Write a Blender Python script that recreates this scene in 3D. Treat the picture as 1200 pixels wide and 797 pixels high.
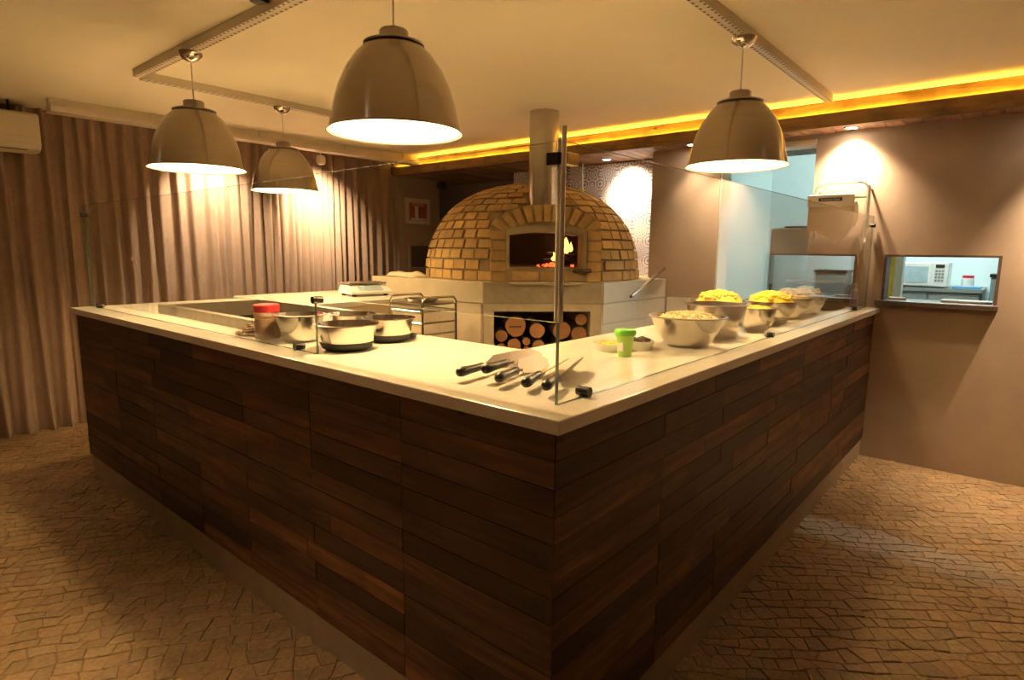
import bpy, math, random
from mathutils import Vector, Matrix
random.seed(7)
R = math.radians
sc = bpy.context.scene
for o in list(bpy.data.objects): bpy.data.objects.remove(o)
col = sc.collection

# ------------------------------------------------------------------ camera, world, exposure
CAM = Vector((-1.083, -0.776, 1.485)); FPX = 707.0
RT = Vector((0.64785104, -0.7617135, 0.00903176))
DN = Vector((-0.10700714, -0.10273747, -0.98893604))
FW = Vector((0.75421383, 0.63971678, -0.14806736))
cd = bpy.data.cameras.new('camera'); cam = bpy.data.objects.new('camera', cd); col.objects.link(cam)
cd.sensor_fit = 'HORIZONTAL'; cd.sensor_width = 36.0; cd.lens = FPX*36.0/1200.0; cd.clip_start = 0.02
m = Matrix.Identity(4)
for i in range(3):
    m[i][0] = RT[i]; m[i][1] = -DN[i]; m[i][2] = -FW[i]; m[i][3] = CAM[i]
cam.matrix_world = m
sc.camera = cam
w = bpy.data.worlds.new('world'); sc.world = w; w.use_nodes = True
w.node_tree.nodes['Background'].inputs[0].default_value = (0.02, 0.016, 0.012, 1)
w.node_tree.nodes['Background'].inputs[1].default_value = 1.0
vs = sc.view_settings
vs.view_transform = 'Standard'; vs.look = 'None'; vs.gamma = 1.0; vs.use_curve_mapping = False
vs.exposure = 2.08
sc.cycles.use_denoising = True
sc.cycles.sample_clamp_indirect = 4.0
sc.cycles.max_bounces = 10; sc.cycles.diffuse_bounces = 5; sc.cycles.transparent_max_bounces = 16

WARM = (1.0, 0.68, 0.32); SPOT = (1.0, 0.74, 0.48); COOL = (0.80, 1.0, 0.97)
BULB_W = 18.0        # each pendant bulb
H = 2.53             # ceiling height
LEDS = 5.0

def spot(name, loc, target, watts, cone, blend=0.6, color=SPOT, radius=0.03):
    d = bpy.data.lights.new(name, 'SPOT'); d.energy = watts; d.color = color
    d.spot_size = R(cone); d.spot_blend = blend; d.shadow_soft_size = radius
    o = bpy.data.objects.new(name, d); col.objects.link(o); o.location = loc
    o.rotation_euler = (Vector(target)-Vector(loc)).to_track_quat('-Z', 'Y').to_euler()
    return o

# ------------------------------------------------------------------ materials
class NT:
    def __init__(s, name):
        s.m = bpy.data.materials.new(name); s.m.use_nodes = True
        s.t = s.m.node_tree; s.t.nodes.clear()
        s.out = s.t.nodes.new('ShaderNodeOutputMaterial')
        s.b = s.t.nodes.new('ShaderNodeBsdfPrincipled'); s.link(s.b, 0, s.out, 0)
    def n(s, kind, **kw):
        nd = s.t.nodes.new('ShaderNode'+kind)
        for k, v in kw.items(): setattr(nd, k, v)
        return nd
    def link(s, a, ai, b, bi): s.t.links.new(a.outputs[ai], b.inputs[bi])
    def put(s, nd, inp, v):
        if isinstance(v, tuple) and len(v) == 2 and hasattr(v[0], 'outputs'): s.t.links.new(v[0].outputs[v[1]], nd.inputs[inp])
        else: nd.inputs[inp].default_value = v
    def math(s, op, a, b=0.0, c=None):
        nd = s.n('Math', operation=op); s.put(nd, 0, a); s.put(nd, 1, b)
        if c is not None: s.put(nd, 2, c)
        return (nd, 0)
    def coords(s, scale=(1, 1, 1), rand=True, kind='Object', rot=(0, 0, 0)):
        tc = s.n('TexCoord'); mp = s.n('Mapping'); mp.inputs['Scale'].default_value = scale
        mp.inputs['Rotation'].default_value = rot
        s.link(tc, kind, mp, 0)
        if rand:
            oi = s.n('ObjectInfo'); mu = s.n('Math', operation='MULTIPLY'); mu.inputs[1].default_value = 57.0
            s.link(oi, 'Random', mu, 0); s.link(mu, 0, mp, 'Location')
        return mp
    def noise(s, vec, scale=5, detail=4, rough=0.6, dist=0.0):
        nd = s.n('TexNoise'); nd.inputs['Scale'].default_value = scale; nd.inputs['Detail'].default_value = detail
        nd.inputs['Roughness'].default_value = rough; nd.inputs['Distortion'].default_value = dist
        s.link(vec, 0, nd, 'Vector'); return nd
    def ramp(s, fac, stops):
        r = s.n('ValToRGB'); s.t.links.new(fac[0].outputs[fac[1]], r.inputs[0])
        e = r.color_ramp.elements
        while len(e) < len(stops): e.new(0.5)
        for el, (p, c) in zip(e, stops): el.position = p; el.color = (*c, 1)
        return r
    def mix(s, fac, a, b, mode='MIX'):
        nd = s.n('Mix', data_type='RGBA', blend_type=mode)
        for i, v in ((0, fac), (6, a), (7, b)):
            if isinstance(v, tuple) and len(v) == 2: s.t.links.new(v[0].outputs[v[1]], nd.inputs[i])
            else: nd.inputs[i].default_value = v if i == 0 else (*v, 1)
        return (nd, 2)
    def color(s, v): s.t.links.new(v[0].outputs[v[1]], s.b.inputs['Base Color'])
    def bump(s, v, strength=0.3, dist=0.01):
        b = s.n('Bump'); b.inputs['Strength'].default_value = strength; b.inputs['Distance'].default_value = dist
        s.t.links.new(v[0].outputs[v[1]], b.inputs['Height']); s.link(b, 0, s.b, 'Normal')
    def set(s, rough=None, metal=None, **kw):
        if rough is not None: s.b.inputs['Roughness'].default_value = rough
        if metal is not None: s.b.inputs['Metallic'].default_value = metal
        for k, v in kw.items(): s.b.inputs[k.replace('_', ' ')].default_value = v
        return s

M = {}
def flat(name, c, rough=0.6, metal=0.0, var=0.12, scale=8.0, bump=0.0, **kw):
    t = NT(name); v = t.coords(); n = t.noise(v, scale, 4)
    r = t.ramp((n, 0), [(0.3, tuple(x*(1-var) for x in c)), (0.7, tuple(min(1, x*(1+var)) for x in c))])
    t.color((r, 0)); t.set(rough, metal, **kw)
    if bump: t.bump((n, 0), bump)
    M[name] = t.m; return t
def emit(name, c, s):
    t = NT(name); t.b.inputs['Base Color'].default_value = (*c, 1)
    t.b.inputs['Emission Color'].default_value = (*c, 1); t.b.inputs['Emission Strength'].default_value = s
    M[name] = t.m
def wood(name, stops, along=0, scale=1.0, rough=0.6, knots=True, tone=0.35, warm=0.5):
    t = NT(name)
    sv = [14, 14, 14]; sv[along] = 1.2
    v = t.coords(tuple(x*scale for x in sv)); n = t.noise(v, 1.6, 8, 0.65, 0.6)
    r = t.ramp((n, 0), stops)
    oi = t.n('ObjectInfo')
    dark = t.ramp((oi, 5), [(0.0, (1-tone, 1-tone, 1-tone)), (0.55, (1, 1, 1)), (1.0, (1+tone*0.9, 1+tone*0.75, 1+tone*0.55))])
    c = t.mix(1.0, (r, 0), (dark, 0), 'MULTIPLY')
    v2 = t.coords((2.2, 2.2, 2.2)); n2 = t.noise(v2, 1.3, 3)
    st = t.ramp((n2, 0), [(0.36, (0.42, 0.36, 0.32)), (0.52, (1, 1, 1))])
    c = t.mix(0.8, c, (st, 0), 'MULTIPLY')
    if knots:
        v3 = t.coords((5, 9, 9) if along == 0 else (9, 5, 9)); vo = t.n('TexVoronoi'); vo.inputs['Scale'].default_value = 0.8
        t.link(v3, 0, vo, 'Vector')
        kr = t.ramp((vo, 0), [(0.035, (0.2, 0.13, 0.1)), (0.10, (1, 1, 1))]); c = t.mix(0.85, c, (kr, 0), 'MULTIPLY')
    t.color(c); t.set(rough); t.bump((n, 0), 0.25, 0.004)
    M[name] = t.m

flat('ceiling_paint', (0.93, 0.86, 0.68), 0.9, var=0.02, scale=2)
flat('plaster', (0.37, 0.275, 0.195), 0.9, var=0.10, scale=3.2, bump=0.12)
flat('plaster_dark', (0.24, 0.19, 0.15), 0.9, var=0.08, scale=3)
flat('kitchen_paint', (0.74, 0.83, 0.82), 0.7, var=0.02)
flat('grout', (0.20, 0.135, 0.072), 0.95, var=0.2, scale=14, bump=0.3)
flat('concrete_plinth', (0.27, 0.195, 0.115), 0.85, var=0.14, scale=7, bump=0.15)
flat('carcass', (0.05, 0.03, 0.02), 0.9)
wood('plank_wood', [(0.25, (0.022, 0.009, 0.0035)), (0.5, (0.085, 0.037, 0.013)), (0.74, (0.18, 0.088, 0.034))], 0, 1.0, 0.5, tone=0.78)
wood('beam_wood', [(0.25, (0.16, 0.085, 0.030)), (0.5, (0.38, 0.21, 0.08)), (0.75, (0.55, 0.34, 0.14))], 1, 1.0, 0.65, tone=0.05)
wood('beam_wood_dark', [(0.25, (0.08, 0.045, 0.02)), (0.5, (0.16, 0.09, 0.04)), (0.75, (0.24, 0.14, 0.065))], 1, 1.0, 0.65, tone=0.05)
wood('soffit_wood', [(0.25, (0.12, 0.06, 0.03)), (0.5, (0.25, 0.13, 0.07)), (0.75, (0.38, 0.21, 0.12))], 0, 1.0, 0.6, tone=0.25)
flat('frame_wood', (0.10, 0.06, 0.04), 0.5, var=0.3, scale=20)

# paving stones: tone comes from a per-stone colour attribute, the same for single stones and the joined rest
t = NT('paving_stone'); at = t.n('Attribute', attribute_name='tone'); v = t.coords(rand=False, kind='Object'); geo = t.n('NewGeometry')
n = t.n('TexNoise'); n.inputs['Scale'].default_value = 60; n.inputs['Detail'].default_value = 5; t.link(geo, 'Position', n, 'Vector')
n2 = t.n('TexNoise'); n2.inputs['Scale'].default_value = 1.6; n2.inputs['Detail'].default_value = 3; t.link(geo, 'Position', n2, 'Vector')
r = t.ramp((n, 0), [(0.25, (0.205, 0.125, 0.055)), (0.75, (0.34, 0.222, 0.107))])
r2 = t.ramp((n2, 0), [(0.35, (0.78, 0.74, 0.7)), (0.65, (1, 1, 1))])
c = t.mix(1.0, (r, 0), (at, 0), 'MULTIPLY'); c = t.mix(1.0, c, (r2, 0), 'MULTIPLY')
t.color(c); t.set(0.7); t.bump((n, 0), 0.6, 0.006); M['paving_stone'] = t.m

t = NT('stone_top'); v = t.coords((1, 1, 1), False); n = t.noise(v, 2.2, 8, 0.6, 1.2)
r = t.ramp((n, 0), [(0.35, (0.74, 0.70, 0.60)), (0.5, (0.80, 0.77, 0.68)), (0.62, (0.78, 0.74, 0.64))])
n2 = t.noise(v, 90, 2); r2 = t.ramp((n2, 0), [(0.35, (0.93, 0.92, 0.9)), (0.6, (1, 1, 1))])
t.color(t.mix(1.0, (r, 0), (r2, 0), 'MULTIPLY')); t.set(0.22); M['stone_top'] = t.m

t = NT('curtain_fabric'); v = t.coords((1, 1, 1), False); n = t.noise(v, 220, 2); n2 = t.noise(v, 9, 4)
r = t.ramp((n, 0), [(0.3, (0.29, 0.195, 0.135)), (0.7, (0.43, 0.30, 0.215))])
r2 = t.ramp((n2, 0), [(0.3, (0.88, 0.86, 0.84)), (0.7, (1, 1, 1))])
cc = t.mix(1.0, (r, 0), (r2, 0), 'MULTIPLY'); t.color(cc); t.set(0.85, Sheen_Weight=0.15)
tr = t.n('BsdfTranslucent'); t.t.links.new(cc[0].outputs[cc[1]], tr.inputs[0])
mx = t.n('MixShader'); mx.inputs[0].default_value = 0.12; t.link(t.b, 0, mx, 1); t.link(tr, 0, mx, 2); t.link(mx, 0, t.out, 0)
M['curtain_fabric'] = t.m

t = NT('brushed_steel'); v = t.coords((1, 1, 60)); n = t.noise(v, 3, 3)
r = t.ramp((n, 0), [(0.3, (0.35, 0.295, 0.235)), (0.7, (0.39, 0.33, 0.265))]); t.color((r, 0)); t.set(0.22, 1.0, Anisotropic=0.8, Anisotropic_Rotation=0.25)
tg = t.n('Tangent', direction_type='RADIAL', axis='Z'); t.link(tg, 0, t.b, 'Tangent'); M['brushed_steel'] = t.m
flat('bowl_steel', (0.62, 0.57, 0.50), 0.2, 1.0, var=0.05)
flat('steel_sheet', (0.42, 0.38, 0.33), 0.38, 1.0, var=0.10, scale=5)
flat('flue_steel', (0.50, 0.46, 0.40), 0.26, 1.0, var=0.15, scale=4)
flat('chrome', (0.80, 0.77, 0.72), 0.16, 1.0, var=0.02)
flat('post_steel', (0.92, 0.87, 0.78), 0.35, 0.5, var=0.02)
flat('blade_steel', (0.20, 0.145, 0.105), 0.45, 0.35, var=0.06)
flat('dark_metal', (0.035, 0.03, 0.028), 0.35, 0.6)
flat('black_plastic', (0.012, 0.011, 0.010), 0.38)
flat('black_rubber', (0.015, 0.014, 0.013), 0.7)
flat('lamp_inner', (0.92, 0.90, 0.85), 0.6, var=0.01)
emit('bulb_glow', WARM, BULB_W/(4*math.pi*0.055**2*math.pi))
emit('led_glow', (1.0, 0.60, 0.05), LEDS*0.24)
emit('led_ledge', (1.0, 0.60, 0.05), LEDS*3.2)
emit('downlight_glow', (1.0, 0.85, 0.65), 25.0)
emit('tube_glow', COOL, 62.0)
flat('white_metal', (0.62, 0.54, 0.43), 0.5, var=0.04)
flat('white_plastic', (0.80, 0.78, 0.73), 0.4, var=0.02)
flat('cream_plastic', (0.66, 0.58, 0.44), 0.45, var=0.03)
flat('drawer_plastic', (0.62, 0.52, 0.36), 0.5, var=0.05)
flat('brick_yellow', (0.50, 0.315, 0.11), 0.85, var=0.16, scale=9, bump=0.2)
t = NT('brick_yellow'); v = t.coords(); n = t.noise(v, 14, 5); oi = t.n('ObjectInfo')
r = t.ramp((n, 0), [(0.3, (0.50, 0.325, 0.125)), (0.7, (0.66, 0.46, 0.20))])
r2 = t.ramp((oi, 5), [(0, (0.80, 0.78, 0.75)), (1, (1.08, 1.06, 1.0))])
t.color(t.mix(1.0, (r, 0), (r2, 0), 'MULTIPLY')); t.set(0.85); t.bump((n, 0), 0.25, 0.004); M['brick_yellow'] = t.m
flat('mortar', (0.36, 0.27, 0.155), 0.95, var=0.14, scale=18, bump=0.3)
flat('oven_concrete', (0.55, 0.47, 0.34), 0.85, var=0.10, scale=6, bump=0.1)
flat('oven_concrete_grey', (0.40, 0.34, 0.245), 0.9, var=0.14, scale=12, bump=0.15)
flat('white_tile', (0.74, 0.71, 0.64), 0.35, var=0.03)
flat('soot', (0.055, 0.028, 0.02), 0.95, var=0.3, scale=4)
flat('char', (0.02, 0.015, 0.012), 0.95, var=0.4)
flat('bark', (0.11, 0.065, 0.035), 0.95, var=0.4, scale=25, bump=0.6)
t = NT('log_end'); v = t.coords((1, 1, 1), False); ln = t.n('TexGradient', gradient_type='SPHERICAL')
wv = t.n('TexWave', wave_type='RINGS', rings_direction='Y'); wv.inputs['Scale'].default_value = 22; wv.inputs['Distortion'].default_value = 2
t.link(v, 0, wv, 'Vector'); r = t.ramp((wv, 0), [(0, (0.27, 0.12, 0.045)), (1, (0.38, 0.18, 0.07))]); t.color((r, 0)); t.set(0.8); M['log_end'] = t.m  # ring colours darkened throughout: shade inside the firewood bay, painted in
emit('flame', (1.0, 0.40, 0.06), 1.6)
emit('ember', (1.0, 0.09, 0.02), 0.7)

def glass(name, tint, fres=1.0):
    t = NT(name); t.t.nodes.remove(t.b)
    tp = t.n('BsdfTransparent'); tp.inputs[0].default_value = (*tint, 1)
    gl = t.n('BsdfGlossy'); gl.inputs['Roughness'].default_value = 0.0; gl.inputs[0].default_value = (fres, fres, fres, 1)
    lw = t.n('LayerWeight'); lw.inputs[0].default_value = 0.5      # Schlick reflectance, alike from both faces of the pane
    f5 = t.math('MULTIPLY_ADD', t.math('POWER', (lw, 1), 5.0), 0.96, 0.035)
    mx = t.n('MixShader'); t.put(mx, 0, f5); t.link(tp, 0, mx, 1); t.link(gl, 0, mx, 2); t.link(mx, 0, t.out, 0)
    M[name] = t.m
glass('clear_glass', (0.955, 0.965, 0.955))
glass('case_glass', (0.90, 0.95, 0.93))
t = NT('glass_edge'); t.b.inputs['Base Color'].default_value = (0.10, 0.15, 0.11, 1); t.set(0.15, 0.0, Transmission_Weight=0.35); M['glass_edge'] = t.m
t = NT('glass_edge_lit'); t.b.inputs['Base Color'].default_value = (0.62, 0.64, 0.5, 1); t.set(0.3, 0.0, Transmission_Weight=0.3); M['glass_edge_lit'] = t.m  # paler copy of glass_edge: light caught by a lower edge, painted in
t = NT('jar_plastic'); t.b.inputs['Base Color'].default_value = (0.75, 0.60, 0.42, 1); t.set(0.15, 0.0, Transmission_Weight=0.6, Alpha=0.55); M['jar_plastic'] = t.m
flat('spice', (0.30, 0.14, 0.045), 0.9, var=0.4, scale=60)
flat('red_lid', (0.62, 0.035, 0.045), 0.35)
flat('green_lid', (0.17, 0.62, 0.03), 0.35)
flat('green_tub', (0.45, 0.70, 0.12), 0.4)
flat('cheese', (0.80, 0.68, 0.36), 0.8, var=0.15, scale=50, bump=0.5)
flat('crumb', (0.50, 0.36, 0.17), 0.9, var=0.25, scale=60, bump=0.4)
flat('cheese_yellow', (0.86, 0.62, 0.055), 0.7, var=0.14, scale=30, bump=0.4)
flat('dried_dark', (0.07, 0.045, 0.022), 0.8, var=0.6, scale=40)
flat('dried_brown', (0.24, 0.12, 0.055), 0.8, var=0.5, scale=40)
flat('dried_pale', (0.62, 0.50, 0.32), 0.8, var=0.2, scale=40)
flat('ceramic_white', (0.82, 0.79, 0.72), 0.25, var=0.02)
flat('paper_white', (0.82, 0.80, 0.74), 0.8, var=0.03)
flat('paper_beige', (0.66, 0.55, 0.41), 0.9, var=0.04, scale=30)
flat('cloth_cream', (0.70, 0.62, 0.46), 0.9, var=0.1)
flat('sponge_yellow', (0.90, 0.68, 0.02), 0.9, var=0.1, scale=60)
flat('plate_brown', (0.36, 0.235, 0.12), 0.4, var=0.15)
flat('navy', (0.02, 0.022, 0.07), 0.4)
flat('lavender', (0.50, 0.42, 0.62), 0.3, var=0.05)
flat('grey_metal', (0.33, 0.35, 0.33), 0.45, 0.5, var=0.05)
flat('fridge_grey', (0.52, 0.52, 0.46), 0.4, var=0.03)
flat('kitchen_grey', (0.22, 0.26, 0.25), 0.5)
flat('blue_tray', (0.10, 0.30, 0.55), 0.4)
flat('screen_blue', (0.30, 0.38, 0.45), 0.3)
flat('oven_window', (0.42, 0.52, 0.55), 0.2)
flat('yellow_strip', (0.75, 0.62, 0.06), 0.5)
flat('granite_dark', (0.10, 0.075, 0.06), 0.3, var=0.5, scale=80)
flat('print_red', (0.30, 0.055, 0.04), 0.6, var=0.3, scale=8)
flat('print_white', (0.80, 0.74, 0.68), 0.6)
flat('print_orange', (0.62, 0.20, 0.08), 0.6, var=0.25, scale=10)

# patterned cement tile: blue-grey printed rosettes, a different drawing per tile
t = NT('patterned_tile'); tc = t.n('TexCoord'); sp = t.n('SeparateXYZ'); t.link(tc, 'Object', sp, 0); oi = t.n('ObjectInfo')
y = (sp, 1); z = (sp, 2); rnd = (oi, 'Random')
rr = t.math('SQRT', t.math('ADD', t.math('MULTIPLY', y, y), t.math('MULTIPLY', z, z)))
an = t.math('ARCTAN2', z, y)
pet = t.math('ADD', 4.0, t.math('MULTIPLY', t.math('FLOOR', t.math('MULTIPLY', rnd, 2.99)), 4.0))
wob = t.math('MULTIPLY', t.math('COSINE', t.math('MULTIPLY', an, pet)), 0.016)
ph = t.math('MULTIPLY', t.math('ADD', rr, wob), t.math('ADD', 170.0, t.math('MULTIPLY', rnd, 130.0)))
s1 = t.math('GREATER_THAN', t.math('SINE', ph), 0.45)
ay = t.math('ABSOLUTE', y); az = t.math('ABSOLUTE', z)
cyy = t.math('SUBTRACT', ay, 0.093); czz = t.math('SUBTRACT', az, 0.093)
rc = t.math('SQRT', t.math('ADD', t.math('MULTIPLY', cyy, cyy), t.math('MULTIPLY', czz, czz)))
s2 = t.math('GREATER_THAN', t.math('SINE', t.math('MULTIPLY', rc, 210.0)), 0.5)
inr = t.math('LESS_THAN', rr, 0.078)
ink = t.math('ADD', t.math('MULTIPLY', s1, inr), t.math('MULTIPLY', s2, t.math('SUBTRACT', 1.0, inr)))
tone = t.ramp((oi, 'Random'), [(0.0, (0.10, 0.11, 0.22)), (0.5, (0.22, 0.22, 0.32)), (1.0, (0.14, 0.16, 0.30))])
base = t.ramp((oi, 'Random'), [(0.0, (0.62, 0.58, 0.58)), (0.5, (0.74, 0.70, 0.68)), (1.0, (0.56, 0.53, 0.56))])
t.color(t.mix(ink, (base, 0), (tone, 0))); t.set(0.45); M['patterned_tile'] = t.m
# perforated white track: rows of dots
t = NT('track_metal'); tc = t.n('TexCoord'); sp = t.n('SeparateXYZ'); t.link(tc, 'Object', sp, 0)
fx = t.math('FRACT', t.math('MULTIPLY', (sp, 0), 26.0)); d1 = t.math('LESS_THAN', t.math('ABSOLUTE', t.math('SUBTRACT', fx, 0.5)), 0.2)
d2 = t.math('LESS_THAN', t.math('ABSOLUTE', t.math('SUBTRACT', t.math('ABSOLUTE', (sp, 1)), 0.017)), 0.006)
d3 = t.math('LESS_THAN', (sp, 2), 0.002)
t.color(t.mix(t.math('MULTIPLY', t.math('MULTIPLY', d1, d2), d3), (0.66, 0.58, 0.46), (0.06, 0.045, 0.03))); t.set(0.5); M['track_metal'] = t.m

# ------------------------------------------------------------------ mesh helpers
class B:
    def __init__(s): s.v = []; s.f = []; s.mi = []; s.c = 0
    def add(s, vs, fs):
        k = len(s.v); s.v += [tuple(p) for p in vs]
        for f in fs: s.f.append(tuple(i+k for i in f)); s.mi.append(s.c)
        return s
    def box(s, x0, x1, y0, y1, z0, z1):
        return s.add([(x0,y0,z0),(x1,y0,z0),(x1,y1,z0),(x0,y1,z0),(x0,y0,z1),(x1,y0,z1),(x1,y1,z1),(x0,y1,z1)],
                     [(3,2,1,0),(4,5,6,7),(0,1,5,4),(1,2,6,5),(2,3,7,6),(3,0,4,7)])
    def prism(s, poly, z0, z1):
        n = len(poly)
        return s.add([(x,y,z0) for x,y in poly]+[(x,y,z1) for x,y in poly],
                     [tuple(range(n-1,-1,-1)), tuple(range(n,2*n))]+[(i,(i+1)%n,n+(i+1)%n,n+i) for i in range(n)])
    def lathe(s, prof, n=32, c=(0,0,0), closed=False):
        vs = []; fs = []; k = len(prof)
        for r_, z in prof:
            for i in range(n):
                a = 2*math.pi*i/n; vs.append((c[0]+r_*math.cos(a), c[1]+r_*math.sin(a), c[2]+z))
        for j in range(k-1 if not closed else k):
            j2 = (j+1) % k
            for i in range(n): fs.append((j*n+i, j*n+(i+1)%n, j2*n+(i+1)%n, j2*n+i))
        if not closed:
            if prof[0][0] > 1e-6: fs.append(tuple(range(n-1,-1,-1)))
            if prof[-1][0] > 1e-6: fs.append(tuple((k-1)*n+i for i in range(n)))
        return s.add(vs, fs)
    def tube(s, pts, r_, n=10, caps=True):
        pts = [Vector(p) for p in pts]; vs = []; fs = []; rad = r_ if isinstance(r_, (list, tuple)) else [r_]*len(pts)
        prev = None
        for i, p in enumerate(pts):
            d = ((pts[min(i+1,len(pts)-1)]-p).normalized() + (p-pts[max(i-1,0)]).normalized()).normalized()
            if prev is None:
                u = d.orthogonal().normalized()
            else:
                u = (prev - d*prev.dot(d)).normalized()
            prev = u; w_ = d.cross(u)
            for k in range(n):
                a = 2*math.pi*k/n; vs.append(p+(u*math.cos(a)+w_*math.sin(a))*rad[i])
        for i in range(len(pts)-1):
            for k in range(n): fs.append((i*n+k, i*n+(k+1)%n, (i+1)*n+(k+1)%n, (i+1)*n+k))
        if caps: fs += [tuple(range(n-1,-1,-1)), tuple((len(pts)-1)*n+k for k in range(n))]
        return s.add(vs, fs)
    def blob(s, c, rx, ry, rz, n=10, k=6, jit=0.0, rnd=random, base=-1.0):
        vs = []; fs = []
        for j in range(k+1):
            ph = -math.pi/2 + math.pi*j/k
            for i in range(n):
                a = 2*math.pi*i/n; q = 1+rnd.uniform(-jit, jit)
                vs.append((c[0]+rx*q*math.cos(ph)*math.cos(a), c[1]+ry*q*math.cos(ph)*math.sin(a), c[2]+rz*q*max(base, math.sin(ph))))
        for j in range(k):
            for i in range(n): fs.append((j*n+i, j*n+(i+1)%n, (j+1)*n+(i+1)%n, (j+1)*n+i))
        return s.add(vs, fs)
    def build(s, name, mats, parent=None, smooth=None, loc=None, rot=None, bevel=0):
        me = bpy.data.meshes.new(name); me.from_pydata(s.v, [], s.f); me.update()
        if not isinstance(mats, (list, tuple)): mats = [mats]
        for x in mats: me.materials.append(M[x])
        if len(mats) > 1:
            for p, k in zip(me.polygons, s.mi): p.material_index = k
        if smooth is not None:
            for p in me.polygons: p.use_smooth = True
            me.set_sharp_from_angle(angle=R(smooth))
        o = bpy.data.objects.new(name, me); col.objects.link(o)
        if parent: o.parent = parent
        if loc: o.location = loc
        if rot: o.rotation_euler = rot
        if bevel:
            b = o.modifiers.new('bevel', 'BEVEL'); b.width = bevel; b.segments = 2; b.limit_method = 'ANGLE'; b.angle_limit = R(40)
        return o
def bx(name, mat, x0, x1, y0, y1, z0, z1, parent=None, bevel=0, **k):
    return B().box(x0,x1,y0,y1,z0,z1).build(name, mat, parent, bevel=bevel, **k)
def tag(o, label, cat, group=None):
    o['label'] = label; o['category'] = cat
    if group: o['group'] = group
    return o
def struct(o): o['kind'] = 'structure'; return o
def thing(name, label, cat, loc=(0,0,0), rz=0, group=None):
    o = bpy.data.objects.new(name, None); o.empty_display_size = 0.05; col.objects.link(o)
    o.location = loc; o.rotation_euler = (0,0,rz); return tag(o, label, cat, group)
def copy_tree(o, parent=None):
    c = o.copy(); col.objects.link(c)
    if parent: c.parent = parent
    for ch in list(o.children): copy_tree(ch, c)
    return c

# ------------------------------------------------------------------ room shell
XW = 3.88           # right wall plane
X0, Y0 = -3.3, -3.2 # walls behind the camera
YC = 5.16           # curtain
YB = 5.34           # wall behind the curtain
SOF = 2.345         # timber soffit
floor = struct(bx('floor', 'grout', X0, 4.9, Y0, YB+0.9, -0.12, 0.0))
struct(bx('ceiling', 'ceiling_paint', X0, 3.72, Y0, YB+0.1, H, H+0.12))
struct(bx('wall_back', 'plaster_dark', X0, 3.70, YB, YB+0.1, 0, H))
struct(bx('wall_left', 'plaster', X0-0.1, X0, Y0, YB+0.1, 0, H))
struct(bx('wall_front', 'plaster', X0, 6.9, Y0-0.1, Y0, 0, H))
# right wall with a pass-through and a doorway
b = B(); T = 0.16
b.box(XW, XW+T, Y0, -0.645, 0, 2.62); b.box(XW, XW+T, -0.645, 0.0, 0, 1.135); b.box(XW, XW+T, -0.645, 0.0, 1.475, 2.62)
b.box(XW, XW+T, 0.0, 0.505, 0, 2.62); b.box(XW, XW+T, 0.505, 1.215, 2.31, 2.62); b.box(XW, XW+T, 1.215, 1.83, 0, 2.62)
wr = struct(b.build('wall_right', 'plaster'))
bx('door_head', 'white_metal', XW-0.012, XW+T, 0.505, 1.215, 2.27, 2.31, wr)
bx('jamb', 'kitchen_paint', XW+0.004, XW+T+0.03, 1.200, 1.214, 0, 2.27, wr)
for k in range(7):       # white wall tiles under the plaster between doorway and oven
    z0 = 0.02+k*0.1525
    for q in range(2): bx('tile', 'white_tile', XW-0.012, XW, 1.222+q*0.206, 1.222+q*0.206+0.203, z0, z0+0.1495, wr)
XT = 4.24
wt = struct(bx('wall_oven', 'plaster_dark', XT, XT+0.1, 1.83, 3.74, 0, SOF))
tm = B().box(-0.006, 0.006, -0.0925, 0.0925, -0.0925, 0.0925)
first = None
for j in range(8):
    for i in range(10):
        p = (XT-0.006, 1.83+0.0955+i*0.1890, 2.240-j*0.1885)
        if first is None:
            first = tm.build('tile', 'patterned_tile', wt, loc=p)
        else:
            o = first.copy(); col.objects.link(o); o.location = p
struct(bx('wall_niche', 'plaster', 3.70, 4.37, 5.10, 5.20, 0, SOF+0.02))
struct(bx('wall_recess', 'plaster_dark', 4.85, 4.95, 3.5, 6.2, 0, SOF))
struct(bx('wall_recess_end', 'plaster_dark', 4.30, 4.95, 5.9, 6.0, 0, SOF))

# paving stones of the floor: jittered Voronoi cells, each raised above the sandy joint
rnd = random.Random(3)
SY = 0.060
def inside(x, y):
    if x < X0+0.02 or x > XW-0.035 or y < Y0+0.02 or y > 5.32: return False
    if x > 0.055 and y > 0.055 and not (y > 3.80 and x < 1.6): return False
    return x > -2.6 and y > -2.3
def to_xy(p, q): return ((p+q)*0.70711, (q-p)*0.70711)
jit_ = {}
def bound(j, p):      # q of the joint under course j at position p
    return j*SY-0.10*p*p/(1+abs(p)*0.35)+0.035*math.sin(2.3*p+j*0.21)+0.010*math.sin(9.0*p+j*2.1)+0.006*math.sin(23*p+j*1.3)
courses = []
for j in range(-75, 125):
    p = -6.2+rnd.uniform(0, 0.05)
    while p < 5.6:
        wd = rnd.uniform(0.048, 0.098); p1 = p+wd
        x, y = to_xy((p+p1)/2, bound(j+0.5, (p+p1)/2))
        if inside(x, y): courses.append((j, p, p1))
        p = p1
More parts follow.
